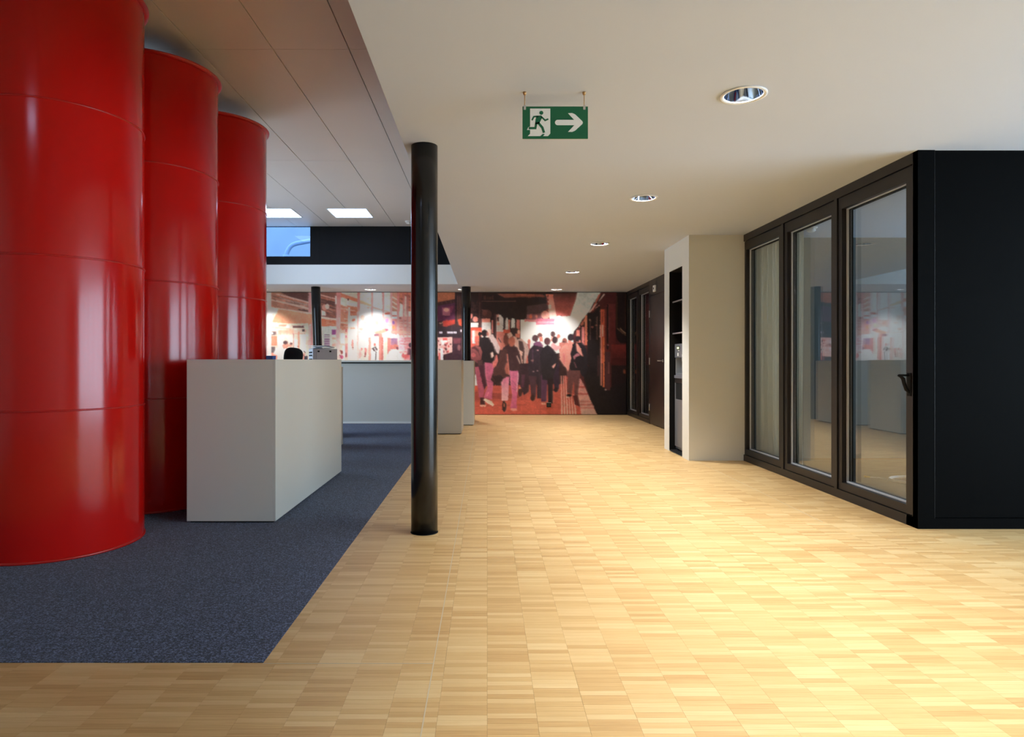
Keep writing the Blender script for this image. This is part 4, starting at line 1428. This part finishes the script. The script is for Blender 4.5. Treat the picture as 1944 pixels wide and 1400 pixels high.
# ---- crowd, far to near
ell((206, 120, 108), 1004, 648, 3, 5); rect((190, 110, 108), 996, 652, 1006, 680)
ell((204, 124, 112), 1061, 638, 3.6, 4.6)
ell((84, 60, 64), 1050, 633.5, 5, 5.6); poly((232, 170, 160), (1046, 638), (1054, 640), (1052, 648), (1046, 648))
ell((158, 94, 86), 1072.5, 648, 5, 7); ell((96, 62, 66), 1071, 651, 4, 4)
poly((206, 130, 120), (1062, 650), (1080, 650), (1080, 668), (1062, 668))
ell((52, 44, 50), 1097.5, 643, 5.4, 6); ell((206, 130, 118), 1101.5, 648, 1.6, 3)
poly((42, 38, 46), (1096, 650), (1106, 650), (1113, 664), (1116, 700), (1108, 720), (1098, 700))
poly((56, 42, 62), (1048, 690), (1062, 688), (1062, 740), (1053, 742)); ell((46, 36, 44), 1056, 741, 4.6, 5)
# couple in the middle left
poly((192, 164, 158), (982, 644), (990, 642), (1000, 652), (1005, 668), (1006, 690), (998, 698), (984, 690))
poly((82, 62, 64), (984, 646), (992, 648), (996, 664), (994, 690), (984, 690))
poly((212, 120, 108), (1000, 674), (1005, 678), (1003, 696), (998, 690))
ell((66, 50, 54), 977.5, 628, 7, 7.4); ell((232, 170, 154), 984.5, 630, 2.6, 5); poly((200, 120, 104), (978, 633), (987, 633), (986, 641), (978, 640))
poly((62, 44, 54), (984, 690), (1006, 690), (1004, 745), (994, 752), (988, 738), (984, 720))
poly((88, 52, 72), (990, 712), (996, 712), (994, 736), (989, 736))
ell((72, 46, 46), 987, 746, 4.2, 8.4); ell((230, 150, 132), 986.5, 737.6, 2, 1.6)
# backpackers
ell((130, 88, 86), 1025, 636.5, 5.4, 5.4); poly((116, 76, 76), (1019, 634), (1030.6, 635), (1031, 638), (1022, 638))
poly((214, 136, 124), (1023, 639), (1031, 639), (1031, 648), (1025, 648))
ell((86, 60, 66), 1015.5, 642, 6.2, 7)
poly((126, 80, 112), (1012, 653), (1017, 648), (1026, 648), (1032, 655), (1030, 664), (1012, 664))
poly((58, 47, 58), (1001, 678), (1004, 664), (1012, 655), (1031, 658), (1040, 668), (1042, 716), (1016, 722), (1004, 716))
rect((84, 60, 80), 1010, 664, 1012, 690); ell((210, 160, 170), 1020.6, 665, 1.4, 1); ell((150, 110, 110), 1010.5, 685, 2, 1.6); ell((170, 140, 150), 1012.5, 706, 1.6, 0.9); ell((170, 140, 150), 1020, 704.5, 1.4, 0.9)
poly((80, 54, 66), (1004, 714), (1018, 716), (1017, 755), (1008, 757)); poly((60, 46, 58), (1018, 716), (1030, 716), (1028, 758), (1019, 758))
ell((62, 42, 44), 1011, 757, 5, 6)
poly((90, 58, 88), (1028, 712), (1040, 716), (1038, 764), (1028, 764)); poly((226, 170, 152), (1028, 766), (1037, 767), (1036, 770), (1028, 769.4))
ell((96, 62, 68), 1039.5, 647.5, 6.4, 7.4)
poly((46, 41, 49), (1026, 672), (1031, 660), (1040, 654), (1050, 660), (1058, 674), (1060, 690), (1052, 712), (1050, 724), (1030, 722))
poly((46, 35, 42), (1040, 720), (1051, 720), (1050, 768), (1041, 766))
poly((240, 176, 168), (1049, 696), (1056, 690), (1054, 695), (1051, 700))
ell((70, 52, 58), 1054, 645, 5.6, 7); poly((236, 172, 178), (1046, 655), (1050, 650), (1058, 656), (1064, 657), (1065, 661), (1056, 667), (1048, 660))
# salmon shirt with the sling bag
poly((110, 72, 74), (1076, 700), (1102, 700), (1101, 722), (1097, 755), (1091, 755), (1090, 724), (1086, 750), (1077, 746), (1078, 722))
poly((92, 46, 50), (1088, 752), (1098, 752), (1102, 774), (1092, 770))
poly((234, 152, 142), (1063, 668), (1067, 659), (1075, 652), (1085, 649), (1097, 652), (1103, 662), (1107, 678), (1100, 690), (1084, 690), (1079, 706), (1075, 698), (1071, 694), (1063, 682))
poly((214, 120, 128), (1069, 670), (1073, 672), (1073, 694), (1070, 690), alpha=0.7)
poly((42, 36, 43), (1089, 651), (1094, 650), (1096, 666), (1107, 677), (1110, 690), (1104, 704), (1084, 704), (1081, 696), (1085, 680), (1083, 672))
poly((178, 112, 124), (1089, 677), (1096, 671), (1101, 672), (1101, 675), (1094, 678), (1091, 683))
line((130, 84, 96), 1091, 688, 1095, 699, 1.4)
ell((56, 46, 52), 1084, 640, 6.4, 7.2); poly((226, 140, 126), (1079, 645), (1086, 648), (1084, 651), (1078, 649))
ell((32, 26, 30), 1081, 752, 5.4, 3, alpha=1.0); rect((220, 180, 170), 1075, 754.6, 1081, 756.6)
# blonde woman
ell((116, 68, 62), 960, 645, 5, 12)
poly((214, 176, 166), (974, 637), (980, 640), (984, 652), (985, 664), (992, 668), (991, 676), (982, 668), (977, 658))
poly((70, 48, 53), (948, 672), (956, 658), (966, 654), (980, 658), (986, 668), (987, 700), (984, 705.5), (967, 706))
ell((182, 108, 94), 971, 648, 6.6, 9.6); poly((222, 188, 178), (962, 634), (969, 630), (973, 636), (966, 642))
poly((206, 116, 152), (951, 718), (966, 716), (965, 742), (964, 762), (952, 762), (952, 742), c2=(218, 176, 184))
poly((206, 116, 154), (967, 705), (983, 705), (984.5, 714), (982, 742), (980, 768), (981, 777), (968, 777), (972, 752), (969, 730), c2=(196, 100, 140))
line((232, 190, 204), 983, 708, 980.5, 745, 1.4, alpha=0.7); line((150, 76, 112), 971, 722, 980, 733, 1.2, alpha=0.7); line((150, 76, 112), 971, 738, 980, 742, 1.2, alpha=0.7)
poly((84, 54, 54), (950, 664), (962, 664), (966, 698), (967, 714), (956, 719), (952, 726), (941, 727), (933, 717), (938, 703), (946, 690))
poly((174, 98, 86), (961, 688), (965, 690), (966.6, 712), (960, 710), (958, 700), alpha=0.8); line((226, 140, 124), 962.6, 672, 966.4, 712, 1.1)
poly((58, 40, 44), (934, 714), (950, 712), (956, 718), (952, 726), (941, 727))
ell((60, 44, 46), 957, 773, 4.4, 11); rect((200, 120, 104), 956, 768, 957.4, 774)
poly((218, 154, 148), (970, 777), (980, 777), (981.4, 781), (974, 782.4), (969, 780))
line((220, 184, 176), 981, 676, 987, 690, 1.2); line((226, 180, 168), 988, 672, 991, 690, 1.4)
# man in the dark jacket
poly((216, 192, 192), (928, 636), (936, 634), (941, 644), (949, 660), (946, 672), (938, 664), (932, 650))
ell((206, 140, 134), 948, 646, 3.6, 6); line((70, 50, 54), 945, 641, 951, 650, 1.6)
poly((206, 116, 112), (935, 676), (943, 674), (945, 686), (940, 698), (936, 699))
poly((170, 88, 106), (902, 698), (911, 696), (921, 712), (921, 736), (917, 758), (911, 758), (906, 728), c2=(176, 90, 116))
poly((78, 44, 58), (908, 694), (922, 690), (926, 710), (924, 734), (920, 742))
poly((188, 98, 128), (921, 686), (934, 688), (938, 700), (932, 722), (937, 727), (934, 760), (919, 756), (926, 736), (922, 712), c2=(196, 104, 138))
line((150, 74, 104), 925, 724, 936, 727, 1.3); line((224, 150, 178), 928, 746, 925, 754, 1.2)
poly((72, 42, 46), (912, 756), (920, 756), (922, 770), (912, 770))
poly((224, 210, 198), (918, 760), (922, 758), (933, 763), (938.6, 770), (936, 773), (924, 766)); rect((226, 184, 172), 912, 770.6, 923, 773)
poly((42, 34, 38), (909, 650), (913, 642), (920, 638), (930, 642), (937, 653), (942, 668), (940, 684), (934, 690), (916, 688), (912, 672), (902, 664))
poly((226, 196, 188), (932, 671), (936, 668), (938, 676), (934, 680))
poly((196, 110, 98), (906, 642), (910, 640), (909.6, 656), (905, 656))
ell((40, 31, 34), 911.5, 633.6, 3.6, 4.6); ell((44, 33, 36), 920.5, 632, 6.4, 7); ell((176, 104, 92), 926.5, 633.6, 2, 4)
poly((150, 88, 88), (892, 666), (896, 659), (904, 655), (912, 659), (916, 668), (914, 682), (908, 690), (898, 684), (892, 676), c2=(120, 66, 70))
poly((92, 52, 58), (894, 660), (902, 657), (910, 664), (912, 678), (908, 668), (900, 662)); ell((184, 96, 98), 899, 674, 4.4, 4)
poly((92, 62, 64), (908, 684), (917, 684), (916, 694), (909, 694))
# dirt of the print: fine grain
IMG = IMG.reshape(V1 - V0, SS, U1 - U0, SS, 3).mean((1, 3))
for ax in (0, 1):
    pad_ = np.pad(IMG, [(1, 1) if a == ax else (0, 0) for a in range(3)], mode='edge')
    sl = [slice(None)] * 3
    acc = 0
    for k, wgt in ((0, 0.2), (1, 0.6), (2, 0.2)):
        sl[ax] = slice(k, k + IMG.shape[ax])
        acc = acc + pad_[tuple(sl)] * wgt
    IMG = acc


def smooth_noise(cell):
    h_, w_ = IMG.shape[:2]
    g_ = rng.random((h_ // cell + 3, w_ // cell + 3))
    yy, xx = np.arange(h_) / cell, np.arange(w_) / cell
    iy, ix = yy.astype(int), xx.astype(int)
    fy, fx = (yy - iy)[:, None], (xx - ix)[None]
    fy, fx = fy * fy * (3 - 2 * fy), fx * fx * (3 - 2 * fx)
    a_, b_ = g_[iy][:, ix], g_[iy][:, ix + 1]
    c_, d_ = g_[iy + 1][:, ix], g_[iy + 1][:, ix + 1]
    return ((a_ * (1 - fx) + b_ * fx) * (1 - fy) + (c_ * (1 - fx) + d_ * fx) * fy) * 2 - 1


# a photograph has no ruled edges: jog the shapes by a unit or so, then mottle the tones
jx = smooth_noise(5) * 0.55 + smooth_noise(2) * 0.35
jy = smooth_noise(5) * 0.55 + smooth_noise(2) * 0.35
yy_, xx_ = np.mgrid[0:IMG.shape[0], 0:IMG.shape[1]]
IMG = IMG[np.clip(np.round(yy_ + jy).astype(int), 0, IMG.shape[0] - 1), np.clip(np.round(xx_ + jx).astype(int), 0, IMG.shape[1] - 1)]
lum_ = IMG.mean(2)
rim = np.zeros_like(lum_)
rim[:, 2:-2] = lum_[:, 4:] - lum_[:, :-4]
IMG *= (1 + 0.10 * smooth_noise(7) + 0.10 * smooth_noise(3) + rng.normal(0, 0.03, IMG.shape[:2]))[..., None]
IMG += (np.clip(rim, 0, 0.25) * 0.22)[..., None] * np.array((1.0, 0.62, 0.6))
IMG = np.clip(IMG * 1.3, 0.006, 0.94)

mural = thing('mural', 'wall-wide red-toned printed mural of a railway station crowd', 'mural', (-1.0, YM, 0))
PY = YM - 0.012


def ux(u):
    return (u - VX) * PY / F_PX


MZ0, MZ1 = 0.012, ZL - 0.012
bounds = [452, 526, 692, 858, 1024, 1189]
for a, b in zip(bounds, bounds[1:]):
    cols = b - a
    us = np.linspace(a + 0.02, b - 0.02, cols + 1)
    vs_ = np.linspace(V0 + 0.5, V1 - 1.0, V1 - V0)
    zs = np.linspace(MZ1, MZ0, len(vs_))
    gx, gz = np.meshgrid(ux(us), zs)
    co = np.stack([gx, np.full_like(gx, PY), gz], -1).reshape(-1, 3)
    ci = np.clip(np.round(us - U0 - 0.5).astype(int), 0, U1 - U0 - 1)
    colr = IMG[:len(vs_)][:, ci].reshape(-1, 3)
    nc, nr = len(us), len(zs)
    idx = np.arange(nc * nr).reshape(nr, nc)
    q = np.stack([idx[:-1, :-1], idx[1:, :-1], idx[1:, 1:], idx[:-1, 1:]], -1).reshape(-1, 4)
    # thickness: a back sheet joined round the rim
    n0 = len(co)
    x0, x1 = ux(us[0]), ux(us[-1])
    back = [(x0, YM + 0.02, MZ1), (x0, YM + 0.02, MZ0), (x1, YM + 0.02, MZ0), (x1, YM + 0.02, MZ1)]
    co = np.vstack([co, np.array(back)])
    colr = np.vstack([colr, np.full((4, 3), 0.05)])
    f = q.tolist()
    f += [[n0, n0 + 1, int(idx[-1, 0]), int(idx[0, 0])], [n0 + 3, int(idx[0, -1]), int(idx[-1, -1]), n0 + 2],
          [n0, int(idx[0, 0]), int(idx[0, -1]), n0 + 3], [n0 + 1, n0 + 2, int(idx[-1, -1]), int(idx[-1, 0])]]
    me = bpy.data.meshes.new('print_panel')
    co[:, 0] += 1.0
    co[:, 1] -= YM
    me.from_pydata(co.tolist(), [], f)
    at_ = me.color_attributes.new('print', 'FLOAT_COLOR', 'POINT')
    at_.data.foreach_set('color', np.hstack([colr, np.ones((len(colr), 1))]).astype(np.float32).ravel())
    me.materials.append(M['mural'])
    o = bpy.data.objects.new('print_panel', me)
    o.parent = mural
    COL.objects.link(o)

# socket on the mural
t = thing('wall_socket', 'small black socket box low on the mural between painted feet', 'socket', (1.29, PY, 0.21))
MB().box(1.243, 1.335, PY - 0.05, PY - 0.001, 0.165, 0.262).bevel(0.004, 1).build('housing', 'black_matte', t)
MB().box(1.25, 1.328, PY - 0.054, PY - 0.05, 0.175, 0.245).build('face', 'black_gloss', t)
MB().box(1.243, 1.335, PY - 0.056, PY - 0.048, 0.255, 0.262).build('painted_top_highlight', 'steel', t)  # pale steel strip stands in for the highlight along the top

for o in bpy.data.objects:
    if '_o' in o:
        del o['_o']
